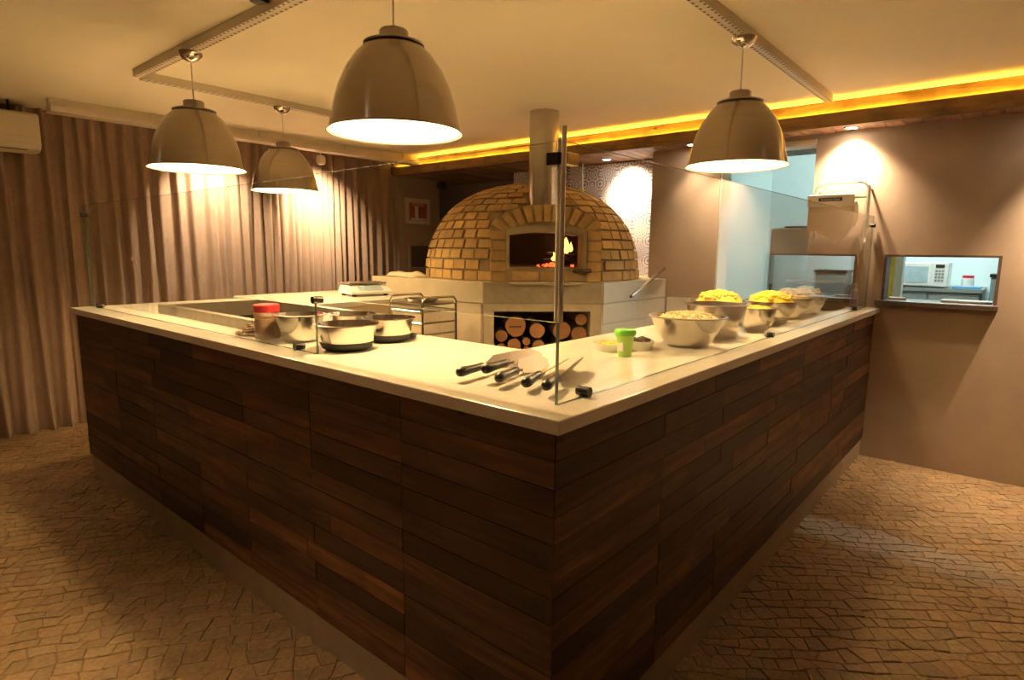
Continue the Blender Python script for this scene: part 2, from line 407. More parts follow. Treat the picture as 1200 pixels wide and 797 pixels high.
def cell(j, p, p1):
    g = rnd.uniform(0.0003, 0.0016); sk0, sk1 = (math.sin(p*57+j)*0.011, math.sin(p1*57+j)*0.011)
    def c_(pp, jj, dq, r_):
        if jj > j: pp -= (bound(j, pp+0.01)-bound(j, pp-0.01))/0.02*SY
        return to_xy(pp, bound(jj, pp)+dq)
    pm = (p+p1)/2+rnd.uniform(-.01, .01); c = rnd.uniform(0.004, 0.012)
    pts_ = [c_(p+g+sk0, j, g, 0), c_(pm, j, g+rnd.uniform(-.001, .003), 0), c_(p1-g+sk1, j, g, 0), c_(p1-g-sk1, j+1, -g, 0), c_(pm, j+1, -g-rnd.uniform(-.001, .003), 0), c_(p+g-sk0, j+1, -g, 0)]
    if rnd.random() < 0.5:      # a knocked-off corner
        k = rnd.choice([0, 2, 3, 5]); a = Vector(pts_[k]); b_ = Vector(pts_[(k+1) % 6]); z_ = Vector(pts_[k-1])
        pts_[k:k+1] = [tuple(a+(z_-a).normalized()*c), tuple(a+(b_-a).normalized()*c)]
    return pts_
def pix(x, y, z=0.0):
    d = Vector((x, y, z))-CAM; zz = d.dot(FW)
    if zz < 0.2: return None
    return (600+FPX*d.dot(RT)/zz, 398.5+FPX*d.dot(DN)/zz, zz)
cells = []
for (j, pa, pb) in courses:
    c = cell(j, pa, pb); x = sum(q[0] for q in c)/len(c); y = sum(q[1] for q in c)/len(c)
    p = pix(x, y); seen = p and -15 < p[0] < 1215 and p[1] < 812
    near = -1e9
    if seen:
        area = abs(sum(c[k][0]*c[(k+1) % len(c)][1]-c[(k+1) % len(c)][0]*c[k][1] for k in range(len(c))))/2
        near = area*1.485/p[2]**3
    cells.append((near, c))
cells.sort(key=lambda q: -q[0])
def stone_geo(c, bb):
    n = len(c); mx = sum(p[0] for p in c)/n; my = sum(p[1] for p in c)/n
    h = rnd.uniform(0.0045, 0.0075); tx, ty = rnd.uniform(-.03, .03), rnd.uniform(-.03, .03)
    lo = [(x, y, 0.0) for x, y in c]
    mid = [(x, y, h-0.0022+tx*(x-mx)+ty*(y-my)) for x, y in c]
    top = [(mx+(x-mx)*.90, my+(y-my)*.90, h+tx*(x-mx)+ty*(y-my)) for x, y in c]
    fs = [tuple(range(2*n, 3*n))]
    for k in range(n):
        l = (k+1) % n; fs += [(k, l, n+l, n+k), (n+k, n+l, 2*n+l, 2*n+k)]
    bb.add(lo+mid+top, fs); return len(fs), (mx, my)
def paint(o, tones):
    me = o.data; a = me.color_attributes.new('tone', 'FLOAT_COLOR', 'CORNER'); li = 0; buf = []
    for p, tn in zip(me.polygons, tones): buf += [tn[0], tn[1], tn[2], 1.0]*p.loop_total
    a.data.foreach_set('color', buf)
def stone_tone():
    q = rnd.uniform(0.82, 1.08); w_ = rnd.uniform(-0.05, 0.05); return (q*(1+w_), q, q*(1-w_))
rest = B(); rt = []
for k, (near, c) in enumerate(cells):
    tn = stone_tone()
    if k < 296:
        bb = B(); nf, (mx, my) = stone_geo(c, bb)
        bb.v = [(x-mx, y-my, z) for x, y, z in bb.v]
        o = bb.build('paving_stone', 'paving_stone', floor, loc=(mx, my, 0)); paint(o, [tn]*nf)
    else:
        nf, _ = stone_geo(c, rest); rt += [tn]*nf
o = rest.build('paving', 'paving_stone', floor); paint(o, rt); o['kind'] = 'stuff'

# timber soffit over the oven side, one board after another
sof = struct(bx('ceiling_soffit', 'carcass', 3.66, 5.0, -3.2, 6.0, SOF+0.022, SOF+0.10))
for k in range(88):
    y0 = -3.18+k*0.1045
    bx('board', 'soffit_wood', -0.57, 0.57, 0, 0.099, 0, 0.02, sof, loc=(4.25, y0, SOF+rnd.uniform(-0.002, 0.002)))
# beam: lit upper board set back above a darker lower board, a strip light behind its lip
bm_ = thing('ceiling_beam', 'long timber beam under the ceiling edge with a glowing strip light along its top', 'beam', (3.62, 1.0, SOF))
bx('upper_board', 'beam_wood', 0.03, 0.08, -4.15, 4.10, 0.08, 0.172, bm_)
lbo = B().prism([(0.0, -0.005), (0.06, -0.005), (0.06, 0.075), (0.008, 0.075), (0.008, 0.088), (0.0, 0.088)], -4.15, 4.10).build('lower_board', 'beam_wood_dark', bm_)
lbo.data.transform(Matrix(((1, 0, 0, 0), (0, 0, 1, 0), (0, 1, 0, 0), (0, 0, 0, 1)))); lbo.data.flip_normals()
led = bx('led_strip', 'led_glow', 0.040, 0.046, -4.1, 4.05, 0.173, 0.1845, bm_); led['label'] = 'glowing yellow strip light'
bx('led_strip', 'led_ledge', 0.012, 0.024, -4.1, 4.05, 0.0755, 0.080, bm_)

# ------------------------------------------------------------------ counter
TOP = 1.10; YE = 3.80
ctr = thing('bar_counter', 'long corner bar counter clad in reclaimed dark wood planks', 'counter', (0, 0, 0))
b = B()
b.box(0.054, 0.70, 0.054, 1.57, 0.14, 1.06); b.box(0.054, 0.24, 1.57, 3.11, 0.14, 1.06); b.box(0.054, 1.02, 3.11, YE-0.01, 0.14, 1.06); b.box(0.70, XW-0.002, 0.054, 0.68, 0.14, 1.06)
b.build('carcass', 'carcass', ctr)
b = B(); b.box(0.040, 0.66, 0.040, YE-0.03, 0, 0.139); b.box(0.66, XW-0.002, 0.040, 0.66, 0, 0.139)
b.build('plinth', 'concrete_plinth', ctr)
ROWS = 13; rh = (1.058-0.14)/ROWS
pr_ = random.Random(11)
def planks(length, seams, left):
    for r_ in range(ROWS):
        z = 0.14+rh*(r_+0.5); cuts = [0.0]
        for k, s_ in enumerate(seams):
            if k == 0 or pr_.random() < 0.75: cuts.append(s_+ (0 if k == 0 else pr_.choice([0, 0, pr_.uniform(-.2, .2)])))
        cuts.append(length)
        for a, c in zip(cuts, cuts[1:]):
            L = c-a-0.003; th = pr_.uniform(0.0215, 0.0245); mid = (a+c)/2; hh = rh/2-0.0011
            bb = B().box(-L/2, L/2, -th, 0, -hh, hh)
            if left: bb.build('plank', 'plank_wood', ctr, loc=(0.053, 0.03+mid, z), rot=(0, 0, -math.pi/2))
            else: bb.build('plank', 'plank_wood', ctr, loc=(0.03+mid, 0.053, z))
planks(YE-0.04, [0.57, 1.07, 1.57, 2.03, 2.55, 3.1], True)
planks(XW-0.035, [0.57, 1.05, 1.6, 2.1, 2.73, 3.2], False)
poly = [(0, 0), (XW-0.002, 0), (XW-0.002, 0.70), (0.72, 0.70), (0.72, 1.585), (0.255, 1.585), (0.255, 3.10), (1.03, 3.10), (1.03, YE), (0, YE)]
wt_ = B().prism(poly, 1.064, TOP).build('worktop', 'stone_top', bevel=0.004)
tag(wt_, 'pale cream stone worktop along the plank-clad bar', 'worktop')

# stainless steel cold well sunk into the far run of the counter
cw = thing('cold_well', 'low stainless steel cold well with a raised rim in the worktop', 'cold well', (0.262, 1.592, 0))
b = B(); rx, ry = 0.63, 1.50; t_ = 0.045
b.box(0, rx, 0, t_, 1.05, 1.148); b.box(0, rx, ry-t_, ry, 1.05, 1.148); b.box(0, t_, t_, ry-t_, 1.05, 1.148); b.box(rx-t_, rx, t_, ry-t_, 1.05, 1.148)
b.build('rim', 'steel_sheet', cw, bevel=0.003)
b = B(); b.box(t_, rx-t_, t_, ry-t_, 1.00, 1.015); b.build('basin', 'steel_sheet', cw)
bx('grid_cover', 'steel_sheet', t_+0.01, rx-t_-0.01, 0.06, 0.62, 1.108, 1.118, cw)
bx('body', 'steel_sheet', 0.02, rx-0.01, 0.01, ry-0.01, 0.0, 1.0, cw)

pt = thing('prep_table', 'beige box-shaped prep table with a pale top beyond the cold well', 'table', (1.045, 2.76, 0))
bx('table_top', 'stone_top', -0.01, 0.96, -0.01, 1.04, 1.085, 1.12, pt, bevel=0.003)
bx('side_panel', 'drawer_plastic', 0.0, 0.94, 0.0, 1.02, 0.0, 1.085, pt)

# ------------------------------------------------------------------ glass screens
def pane(name, label, x0, x1, y0, y1, z0, z1, bright=False, group=None):
    b = B(); b.box(x0, x1, y0, y1, z0, z1)
    thin_x = (x1-x0) < (y1-y0)
    b.mi = [1, 1, 1, 0, 1, 0] if thin_x else [1, 1, 0, 1, 0, 1]
    if bright: b.mi[0] = 2
    return b.build(name, ['clear_glass', 'glass_edge', 'glass_edge_lit'], None)
def clamp_geo(loc, along='y'):
    b = B(); x, y, z = loc
    if along == 'y': b.tube([(x-0.019, y, z+0.015), (x-0.006, y, z+0.015), (x+0.006, y, z+0.015), (x+0.019, y, z+0.015)], 0.0135, 16)
    else: b.tube([(x, y-0.019, z+0.015), (x, y-0.006, z+0.015), (x, y+0.006, z+0.015), (x, y+0.019, z+0.015)], 0.0135, 16)
    return b
GX, GY = 0.117, 0.090
def screen(name, label, x0, x1, y0, y1, z0, z1, clamps, bright=False):
    t = thing(name, label, 'glass screen', ((x0+x1)/2, (y0+y1)/2, z0))
    cx, cy = t.location.x, t.location.y
    b = B(); b.box(x0-cx, x1-cx, y0-cy, y1-cy, 0, z1-z0)
    thin_x = (x1-x0) < (y1-y0)
    b.mi = [1, 1, 1, 0, 1, 0] if thin_x else [1, 1, 0, 1, 0, 1]
    if bright: b.mi[0] = 2
    zz = 1.308-z0                       # ends that butt against the raised pane show their dark edge only below it
    if z0 > 1.2: b.mi[2] = b.mi[4] = 0
    elif thin_x:
        k = b.f.index((0, 1, 5, 4)); b.f.pop(k); b.mi.pop(k)
        b.add([(x0-cx, y0-cy, 0), (x1-cx, y0-cy, 0), (x1-cx, y0-cy, zz), (x0-cx, y0-cy, zz), (x1-cx, y0-cy, z1-z0), (x0-cx, y0-cy, z1-z0)], [(0, 1, 2, 3), (3, 2, 4, 5)]); b.mi[-2:] = [1, 0]
    else:
        k = b.f.index((3, 0, 4, 7)); b.f.pop(k); b.mi.pop(k)
        b.add([(x0-cx, y1-cy, 0), (x0-cx, y0-cy, 0), (x0-cx, y0-cy, zz), (x0-cx, y1-cy, zz), (x0-cx, y0-cy, z1-z0), (x0-cx, y1-cy, z1-z0)], [(0, 1, 2, 3), (3, 2, 4, 5)]); b.mi[-2:] = [1, 0]
    b.build('pane', ['clear_glass', 'glass_edge', 'glass_edge_lit'], t)
    for (px, py, pz, al) in clamps:
        bb = clamp_geo((px-cx, py-cy, pz-z0), al); o = bb.build('clamp', 'dark_metal', t, smooth=40)
    return t
screen('glass_screen', 'tall clear glass screen standing on the counter before the curtains', GX-0.005, GX+0.005, 1.175, 3.78, TOP+0.001, 1.735,
       [(GX, 1.30, TOP, 'y'), (GX, 3.62, TOP, 'y'), (GX, 3.77, 1.66, 'y')])
screen('glass_screen', 'short raised glass screen leaving a serving gap above the counter', GX-0.005, GX+0.005, GY+0.010, 1.165, 1.308, 1.740,
       [(GX, 1.165, 1.285, 'y')], True)
screen('glass_screen', 'long clear glass screen in front of the steel bowls of cheese', GX-0.005, XW-0.02, GY-0.005, GY+0.005, TOP+0.001, 1.740,
       [(0.235, GY, TOP, 'x'), (1.75, GY, TOP, 'x'), (3.50, GY, TOP, 'x'), (XW-0.03, GY, 1.66, 'x')])
cp = thing('corner_post', 'slim chrome corner post with a clamp joining two glass screens', 'post', (GX, GY, 1.31))
B().tube([(0.0155, 0.0155, 0), (0.0155, 0.0155, 0.44)], 0.0100, 14).build('tube', 'post_steel', cp, smooth=40)
B().tube([(-0.0125, -0.0125, 0), (-0.0125, -0.0125, 0.46)], 0.006, 12).build('tube', 'post_steel', cp, smooth=40)
bx('clamp', 'dark_metal', -0.012, 0.03, 0.004, 0.040, 0.375, 0.405, cp, bevel=0.003)
bx('clamp', 'chrome', 0.006, 0.05, -0.014, 0.012, 0.375, 0.405, cp, bevel=0.003)

# ------------------------------------------------------------------ pendants and tracks
def track(name, label, a, c, rz):
    L = (Vector(c)-Vector(a)).length; mid = (Vector(a)+Vector(c))/2
    b = B(); b.box(-L/2, L/2, -0.025, 0.025, 0, 0.045)
    o = b.build(name, 'track_metal', None, loc=(mid.x, mid.y, H-0.045), rot=(0, 0, rz)); return tag(o, label, 'lighting track')
track('lighting_track', 'perforated white ceiling track running parallel to the long plank-clad side by the curtains', (0.36, -0.9, 0), (0.36, 3.41, 0), math.pi/2)
track('lighting_track', 'perforated white ceiling track carrying the small pendant nearest the curtains', (0.388, 3.44, 0), (2.35, 3.44, 0), 0)
track('lighting_track', 'perforated white ceiling track ending at the timber beam', (0.39, 0.36, 0), (3.52, 0.36, 0), 0)
def pendant():
    r0 = thing('pendant_lamp', 'x', 'lamp')
    prof = [(0.062, 0.312), (0.090, 0.308), (0.098, 0.300), (0.104, 0.290), (0.135, 0.262), (0.168, 0.215), (0.196, 0.155), (0.214, 0.095), (0.226, 0.035), (0.232, 0.008), (0.242, 0.0)]
    outer = prof; inner = [(x-0.004, z-0.002) for x, z in prof[::-1]]; inner[0] = (0.239, 0.0005)
    b = B(); b.lathe(outer, 56); b.f = b.f[:-2]; b.mi = b.mi[:-2]
    b.build('shade', 'brushed_steel', r0, smooth=35)
    b = B(); b.lathe(inner, 56); b.f.pop(); b.f.pop(); b.mi = b.mi[:len(b.f)]
    b.add([(0.058*math.cos(a*math.pi/8), 0.058*math.sin(a*math.pi/8), 0.305) for a in range(16)], [tuple(range(15, -1, -1))])
    b.build('liner', 'lamp_inner', r0, smooth=35)
    B().lathe([(0.0, 0.309), (0.050, 0.309), (0.050, 0.345), (0.046, 0.350), (0.0, 0.350)], 32).build('cap', 'brushed_steel', r0, smooth=35)
    B().lathe([(0.0925, 0.298), (0.106, 0.296), (0.106, 0.302), (0.0925, 0.304)], 40, closed=True).build('ring', 'steel_sheet', r0, smooth=35)
    B().lathe([(0.0, 0.01), (0.03, 0.014), (0.05, 0.036), (0.055, 0.06), (0.05, 0.088), (0.036, 0.112), (0.022, 0.13), (0.02, 0.15), (0.0, 0.15)], 20, (0, 0, 0.07)).build('bulb', 'bulb_glow', r0, smooth=60)
    B().lathe([(0, 0.22), (0.024, 0.22), (0.024, 0.306), (0, 0.306)], 16).build('socket', 'white_plastic', r0, smooth=40)
    top = H-0.045-1.893
    B().tube([(0, 0, 0.345), (0, 0, top-0.01)], 0.0028, 6).build('cord', 'white_metal', r0)
    B().lathe([(0.0, top-0.048), (0.014, top-0.047), (0.040, top-0.034), (0.056, top-0.016), (0.060, top-0.001), (0.0, top-0.001)], 28).build('canopy', 'chrome', r0, smooth=40)
    return r0
p0 = pendant()
for k, (x, y, lab) in enumerate([
    (0.36, 1.005, 'brushed steel dome pendant over the bowls with black rubber bases'),
    (0.36, 2.66, 'brushed steel dome pendant hanging over the steel cold well'),
    (1.30, 3.44, 'brushed steel dome pendant close to the curtains above the prep table'),
    (1.93, 0.36, 'brushed steel dome pendant over the bowls heaped with yellow cheese')]):
    o = p0 if k == 0 else copy_tree(p0)
    o.location = (x, y, 1.893); o['label'] = lab; o['group'] = 'dome pendants over the counter'
# long white box channel below the ceiling in front of the curtains
cb = thing('curtain_channel', 'long white channel on brackets below the ceiling in front of the curtains', 'curtain rail', (0.2, 4.62, 2.40))
bx('upper_rail', 'cream_plastic', 0, 3.42, 0.03, 0.10, 0.075, 0.129, cb)
bx('lower_rail', 'white_metal', 0, 3.42, 0.0, 0.13, 0.03, 0.075, cb)
for x in (0.65, 1.55, 2.45, 3.2): bx('bracket', 'cream_plastic', x, x+0.05, 0.018, 0.03, 0.06, 0.129, cb)
sl = thing('curtain_spotlight', 'small oval spotlight hung in front of the bright curtain patch', 'spotlight', (2.42, 4.72, 2.31))
B().lathe([(0.0, 0.0), (0.03, 0.0), (0.042, 0.02), (0.044, 0.06), (0.034, 0.085), (0.0, 0.09)], 24).build('housing', 'cream_plastic', sl, smooth=40)
B().tube([(0, 0, 0.085), (0, 0, 0.122)], 0.006, 8).build('stem', 'white_metal', sl)

# ------------------------------------------------------------------ curtains
def curtain(x0, x1, seed, label, ph=0.0, y0=YC, amp=0.036, wl=0.105):
    rn = random.Random(seed); n = int((x1-x0)/0.011); cols = []; phase = ph; xs = []
    th = []; 
    for i in range(n+1):
        x = x0+(x1-x0)*i/n; xs.append(x); th.append(phase); phase += 2*math.pi*0.011/(wl*(1+0.35*math.sin(x*2.3+seed)+rn.uniform(-.1, .1)))
    zs = [0.004, 0.05, 0.2, 0.5, 0.9, 1.4, 1.9, 2.3, 2.46, H-0.003]
    vs = []; fs = []
    for j, z in enumerate(zs):
        sp = 1.0+0.55*math.exp(-z*3.2)
        for i, x in enumerate(xs):
            y = y0+amp*sp*(0.75*math.sin(th[i]+0.25*math.sin(z*2+x*3))+0.25*math.sin(th[i]*2.03+1.3))
            vs.append((x+0.012*math.sin(th[i]*0.5+z*1.7)*(1 if 0 < i < n else 0), y, z))
    w_ = n+1
    for j in range(len(zs)-1):
        for i in range(n): fs.append((j*w_+i, j*w_+i+1, (j+1)*w_+i+1, (j+1)*w_+i))
    b = B(); b.add(vs, fs); o = b.build('curtain', 'curtain_fabric', None, smooth=80)
    return tag(o, label, 'curtain', 'floor-length curtains')
curtain(-3.2, 0.33, 2, 'bunched taupe curtain falling to the paving beside the air conditioner', amp=0.045, wl=0.11)
curtain(0.33, 3.68, 5, 'long taupe pleated curtain behind the glass screen', 1.0)

# ------------------------------------------------------------------ brick pizza oven
OC = (3.262, 2.682); ZB = 1.245; RD = 0.95; HD = 0.815; PX = 2.25
# base block under the oven: square with its front corner cut at 45 degrees and a firewood bay
ob = thing('oven_base', 'pale masonry oven base with a cut corner and a firewood bay', 'oven base', (0, 0, 0))
FA, FB = Vector((2.20, 2.30)), Vector((2.84, 1.66))      # front (cut) face
BX1, BY1 = XT-0.02, 3.64
def bpoly(ins=0.0): return [(2.20+ins, 2.30+ins*0.4), (2.84+ins*0.4, 1.66+ins), (XW-0.014, 1.66+ins), (XW-0.014, 1.85), (BX1, 1.85), (BX1, BY1), (2.20+ins, BY1)]
B().prism(bpoly(), 1.085, ZB).build('slab', 'oven_concrete', ob, bevel=0.004)
# below the slab: solid sides left and right of the bay, built in the frame of the cut face
u = (FB-FA).normalized(); nrm = Vector((-u.y, u.x)) # along face, inwards
if nrm.dot(Vector(OC)-FA) < 0: nrm = -nrm
def P2(s_, d): q = FA+u*s_+nrm*d; return (q.x, q.y)
L = (FB-FA).length; a0, a1 = 0.085, L-0.085
b = B()
b.prism([(2.215, 2.30), P2(0.01, 0.004), P2(a0, 0.004), P2(a0, 0.55), (2.215, BY1-0.02)], 0, 1.084)
b.prism([P2(a1, 0.004), P2(L-0.01, 0.004), (2.86, 1.676), (XW-0.016, 1.676), (XW-0.016, 1.85), P2(a1, 0.55)], 0, 1.084)
b.prism([P2(a0, 0.56), P2(a1, 0.56), (BX1, 1.86), (BX1, BY1-0.02), (2.3, BY1-0.02)], 0, 1.084)
b.prism([P2(a0, 0.004), P2(a1, 0.004), P2(a1, 0.556), P2(a0, 0.556)], 0, 0.70)
b.prism([P2(a0, 0.004), P2(a1, 0.004), P2(a1, 0.03), P2(a0, 0.03)], 1.025, 1.084)
b.build('support', 'oven_concrete', ob)
b = B(); b.prism([P2(0.006, -0.004), P2(L-0.006, -0.004), P2(L-0.006, 0.02), P2(0.006, 0.02)], 1.087, ZB-0.003)
o = b.build('front_band', 'oven_concrete_grey', ob)
b = B(); b.prism([P2(0.20, -0.03), P2(0.74, -0.03), P2(0.74, 0.042), P2(0.20, 0.042)], ZB-0.020, ZB-0.001); b.build('hearth_ledge', 'oven_concrete', ob, bevel=0.006)
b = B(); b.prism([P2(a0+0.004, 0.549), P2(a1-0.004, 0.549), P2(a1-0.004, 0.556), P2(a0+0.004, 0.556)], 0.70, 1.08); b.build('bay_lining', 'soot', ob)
for k in range(7):           # white panels on the side facing the right run of the counter
    z1 = ZB-0.004 if k == 0 else 1.081-(k-1)*0.158; z0 = 1.085 if k == 0 else z1-0.155
    for (xa, xb) in ((2.845, 3.36), (3.363, XW-0.016)): bx('tile', 'white_tile', xa, xb, 1.648, 1.675, z0, z1, ob)
for k in range(2): bx('panel', 'oven_concrete', 2.190, 2.216, 2.31+k*0.665, 2.31+k*0.665+0.66, 0.02, 1.080, ob)

ov = thing('pizza_oven', 'domed wood-fired pizza oven of yellow bricks with a steel flue', 'oven', (OC[0], OC[1], ZB), R(-45))
def prof_r(z): return RD*max(0.0, 1-(z/HD)**PX)**(1/PX)
# profile by arc length
N = 400; pts = []; s_acc = 0; last = None
for i in range(N+1):
    a = math.pi/2*i/N; x = RD*math.cos(a)**(2/PX) if i < N else 0; z = HD*math.sin(a)**(2/PX)
    if last: s_acc += math.hypot(x-last[0], z-last[1])
    pts.append((s_acc, x, z)); last = (x, z)
def at_s(s_):
    if s_ <= 0: return pts[0][1], pts[0][2]
    if s_ >= s_acc: return 0.0, HD
    lo, hi = 0, N
    while hi-lo > 1:
        md = (lo+hi)//2
        if pts[md][0] <= s_: lo = md
        else: hi = md
    f = (s_-pts[lo][0])/max(1e-9, pts[hi][0]-pts[lo][0])
    return pts[lo][1]+f*(pts[hi][1]-pts[lo][1]), pts[lo][2]+f*(pts[hi][2]-pts[lo][2])
FW2 = 0.415; FH = 0.575; FY = -0.972; OW = 0.285; OZ0, OZ1 = 0.105, 0.365    # facade half width, height, front plane; opening
def shell(scale, name, mat, zmin=0.0, flip=False):
    nn, kk = 96, 40; vs = []; fs = []
    for j in range(kk+1):
        x, z = at_s(s_acc*j/kk)
        for i in range(nn):
            a = 2*math.pi*i/nn; vs.append((x*scale*math.cos(a), x*scale*math.sin(a), z*scale))
    for j in range(kk):
        for i in range(nn):
            f = (j*nn+i, j*nn+(i+1)%nn, (j+1)*nn+(i+1)%nn, (j+1)*nn+i)
            cx = sum(vs[q][0] for q in f)/4; cy = sum(vs[q][1] for q in f)/4; cz = sum(vs[q][2] for q in f)/4
            if cy < -0.3 and abs(cx) < OW+0.02 and cz < OZ1+0.03: continue
            fs.append(f[::-1] if flip else f)
    b = B(); b.add(vs, fs); return b.build(name, mat, ov, smooth=60)
shell(0.985, 'mortar_shell', 'mortar')
shell(0.80, 'chamber', 'soot', flip=True)
b = B(); b.add([(0.76*math.cos(2*math.pi*i/40), 0.76*math.sin(2*math.pi*i/40), OZ0-0.005) for i in range(40)], [tuple(range(40))])
b.box(-OW-0.01, OW+0.01, FY+0.06, -0.6, OZ0-0.02, OZ0-0.004); b.build('hearth', 'char', ov)
# facade: block with the opening left free
b = B()
b.box(-FW2+0.004, -OW, FY+0.012, -0.72, 0, OZ1+0.03); b.box(OW, FW2-0.004, FY+0.012, -0.72, 0, OZ1+0.03); b.box(-OW, OW, FY+0.012, -0.66, 0, OZ0)
arch = []
def arch_z(x, base, rise, half): return base+rise*(1-(x/half)**2)
na = 16
for i in range(na+1):
    x = -FW2+0.004+(2*FW2-0.008)*i/na; arch.append((x, 0.37+ (FH-0.37)*math.sqrt(max(0, 1-(abs(x)/FW2)**2.6))))
low = [(OW-2*OW*i/na, arch_z(OW-2*OW*i/na, OZ1-0.02, 0.03, OW)) for i in range(na+1)]
poly = arch+[(FW2-0.004, OZ1), (OW, OZ1)]+low[1:-1]+[(-OW, OZ1), (-FW2+0.004, OZ1)]
n_ = len(poly)
# split the arch into quads so that it stays well formed
vs = []; fs = []
for i in range(na+1):
    x = -FW2+0.004+(2*FW2-0.008)*i/na
    zt = arch[i][1]; zb = OZ1-0.002 if abs(x) >= OW else arch_z(x, OZ1-0.02, 0.03, OW)
    zt = max(zt, zb+0.004)
    for yy in (FY+0.012, -0.64): vs += [(x, yy, zb), (x, yy, zt)]
for i in range(na):
    k = i*4; fs += [(k, k+4, k+5, k+1), (k+2, k+3, k+7, k+6), (k+1, k+5, k+7, k+3), (k, k+2, k+6, k+4)]
fs += [(0, 1, 3, 2), (na*4, na*4+2, na*4+3, na*4+1)]
b.add(vs, fs); b.build('facade', 'mortar', ov)
# opening frame of smooth render
b = B(); b.box(-OW-0.022, -OW+0.006, FY-0.002, FY+0.02, OZ0-0.01, OZ1+0.0); b.box(OW-0.006, OW+0.022, FY-0.002, FY+0.02, OZ0-0.01, OZ1+0.0)
vs = []; fs = []
for i in range(13):
    x = -OW-0.022+(2*OW+0.044)*i/12; zb = arch_z(x, OZ1-0.022, 0.03, OW+0.03); zt = zb+0.048
    for yy in (FY-0.003, FY+0.03): vs += [(x, yy, zb), (x, yy, zt)]
for i in range(12):
    k = i*4; fs += [(k, k+4, k+5, k+1), (k+2, k+3, k+7, k+6), (k+1, k+5, k+7, k+3), (k, k+2, k+6, k+4)]
fs += [(0, 1, 3, 2), (48, 50, 51, 49)]
b.add(vs, fs); b.build('opening_frame', 'oven_concrete_grey', ov)
rb = random.Random(5)
def hexa(p8):   # 8 corners: inner 0-3, outer 4-7
    return B().add(p8, [(0,1,2,3)[::-1], (4,5,6,7), (0,1,5,4), (1,2,6,5), (2,3,7,6), (3,0,4,7)])
count = 0; back = B()
pitch = 0.0835; s_ = 0.004; row = 0
while s_ < s_acc-0.10:
    x0, z0 = at_s(s_); x1, z1 = at_s(min(s_acc, s_+pitch-0.015))
    circ = 2*math.pi*(x0+x1)/2; nb = max(5, int(round(circ/0.128))); off = (row % 2)*0.5+rb.uniform(-.1, .1)
    for k in range(nb):
        a0_ = 2*math.pi*(k+off)/nb; wj = rb.uniform(-0.06, 0.06); a1_ = a0_+2*math.pi*(1+wj)/nb-0.015/max(0.12, (x0+x1)/2)
        am = (a0_+a1_)/2; xm = (x0+x1)/2; zm = (z0+z1)/2; cx, cy = xm*math.cos(am), xm*math.sin(am)
        if cy < -0.55 and abs(cx) < FW2+0.03 and zm < 0.37+(FH-0.355)*math.sqrt(max(0, 1-min(1, abs(cx)/(FW2+0.03))**2.6)): continue
        if math.hypot(cx, cy+0.73) < 0.17: continue
        pj = rb.uniform(0.004, 0.014)
        c8 = []
        for e, ex in ((0.975, 0.0), (1.0, pj)):
            for (aa, xx, zz) in ((a0_, x0, z0), (a1_, x0, z0), (a1_, x1, z1), (a0_, x1, z1)):
                sl_ = 0.55 if row > 5 else 0.15
                c8.append(((xx*e+ex)*math.cos(aa), (xx*e+ex)*math.sin(aa), zz*e+ex*sl_+ (0.0)))
        if cy < 0.30+0.5*(row > 6) and count < 262:
            hexa(c8).build('brick', 'brick_yellow', ov); count += 1
        else:
            hb = hexa(c8); back.add(hb.v, hb.f)
    s_ += pitch; row += 1
# top cap bricks
o = back.build('back_bricks', 'brick_yellow', ov); o['kind'] = 'stuff'
# facade side columns, sill course and fan arch
for sd in (-1, 1):
    for r_ in range(5):
        z0 = 0.006+r_*0.0775; xa, xb = sorted((sd*(OW+0.026), sd*(FW2+0.004)))
        bx('brick', 'brick_yellow', xa, xb, FY-rb.uniform(0.002, 0.008), FY+0.09, z0, z0+0.064, ov); count += 1
for (xa, xb) in ((-0.255, -0.06), (-0.04, 0.115), (0.135, 0.275)):
    bx('brick', 'brick_yellow', xa, xb, FY-0.004, FY+0.06, 0.012, 0.076, ov); count += 1
nv = 11
for k in range(nv):
    f = (k+0.5)/nv; xi = (f-0.5)*2*(OW+0.05); tilt = (f-0.5)*2.0
    ang = tilt*R(62)*abs(tilt)**0.35
    zi = 0.398+0.055*math.cos(tilt*math.pi/2)-0.03*abs(tilt)**3
    d = Vector((math.sin(ang), math.cos(ang))); pp = Vector((d.y, -d.x)); Lb = 0.118; wb0, wb1 = 0.021, 0.029
    q = [Vector((xi, zi))-pp*wb0, Vector((xi, zi))+pp*wb0, Vector((xi, zi))+d*Lb+pp*wb1, Vector((xi, zi))+d*Lb-pp*wb1]
    p8 = [(a.x, FY+0.10, a.y) for a in q]+[(a.x, FY-rb.uniform(0.003, 0.009), a.y) for a in q]
    hexa(p8).build('brick', 'brick_yellow', ov); count += 1
# steel flue from the front of the dome through the ceiling
fl = B(); fl.lathe([(0.113, 0.40), (0.113, 1.0), (0.115, 1.0), (0.115, 1.02), (0.113, 1.02), (0.113, H-ZB-0.001)], 40, (0, -0.73, 0))
fo = fl.build('flue', 'flue_steel', ov, smooth=30)
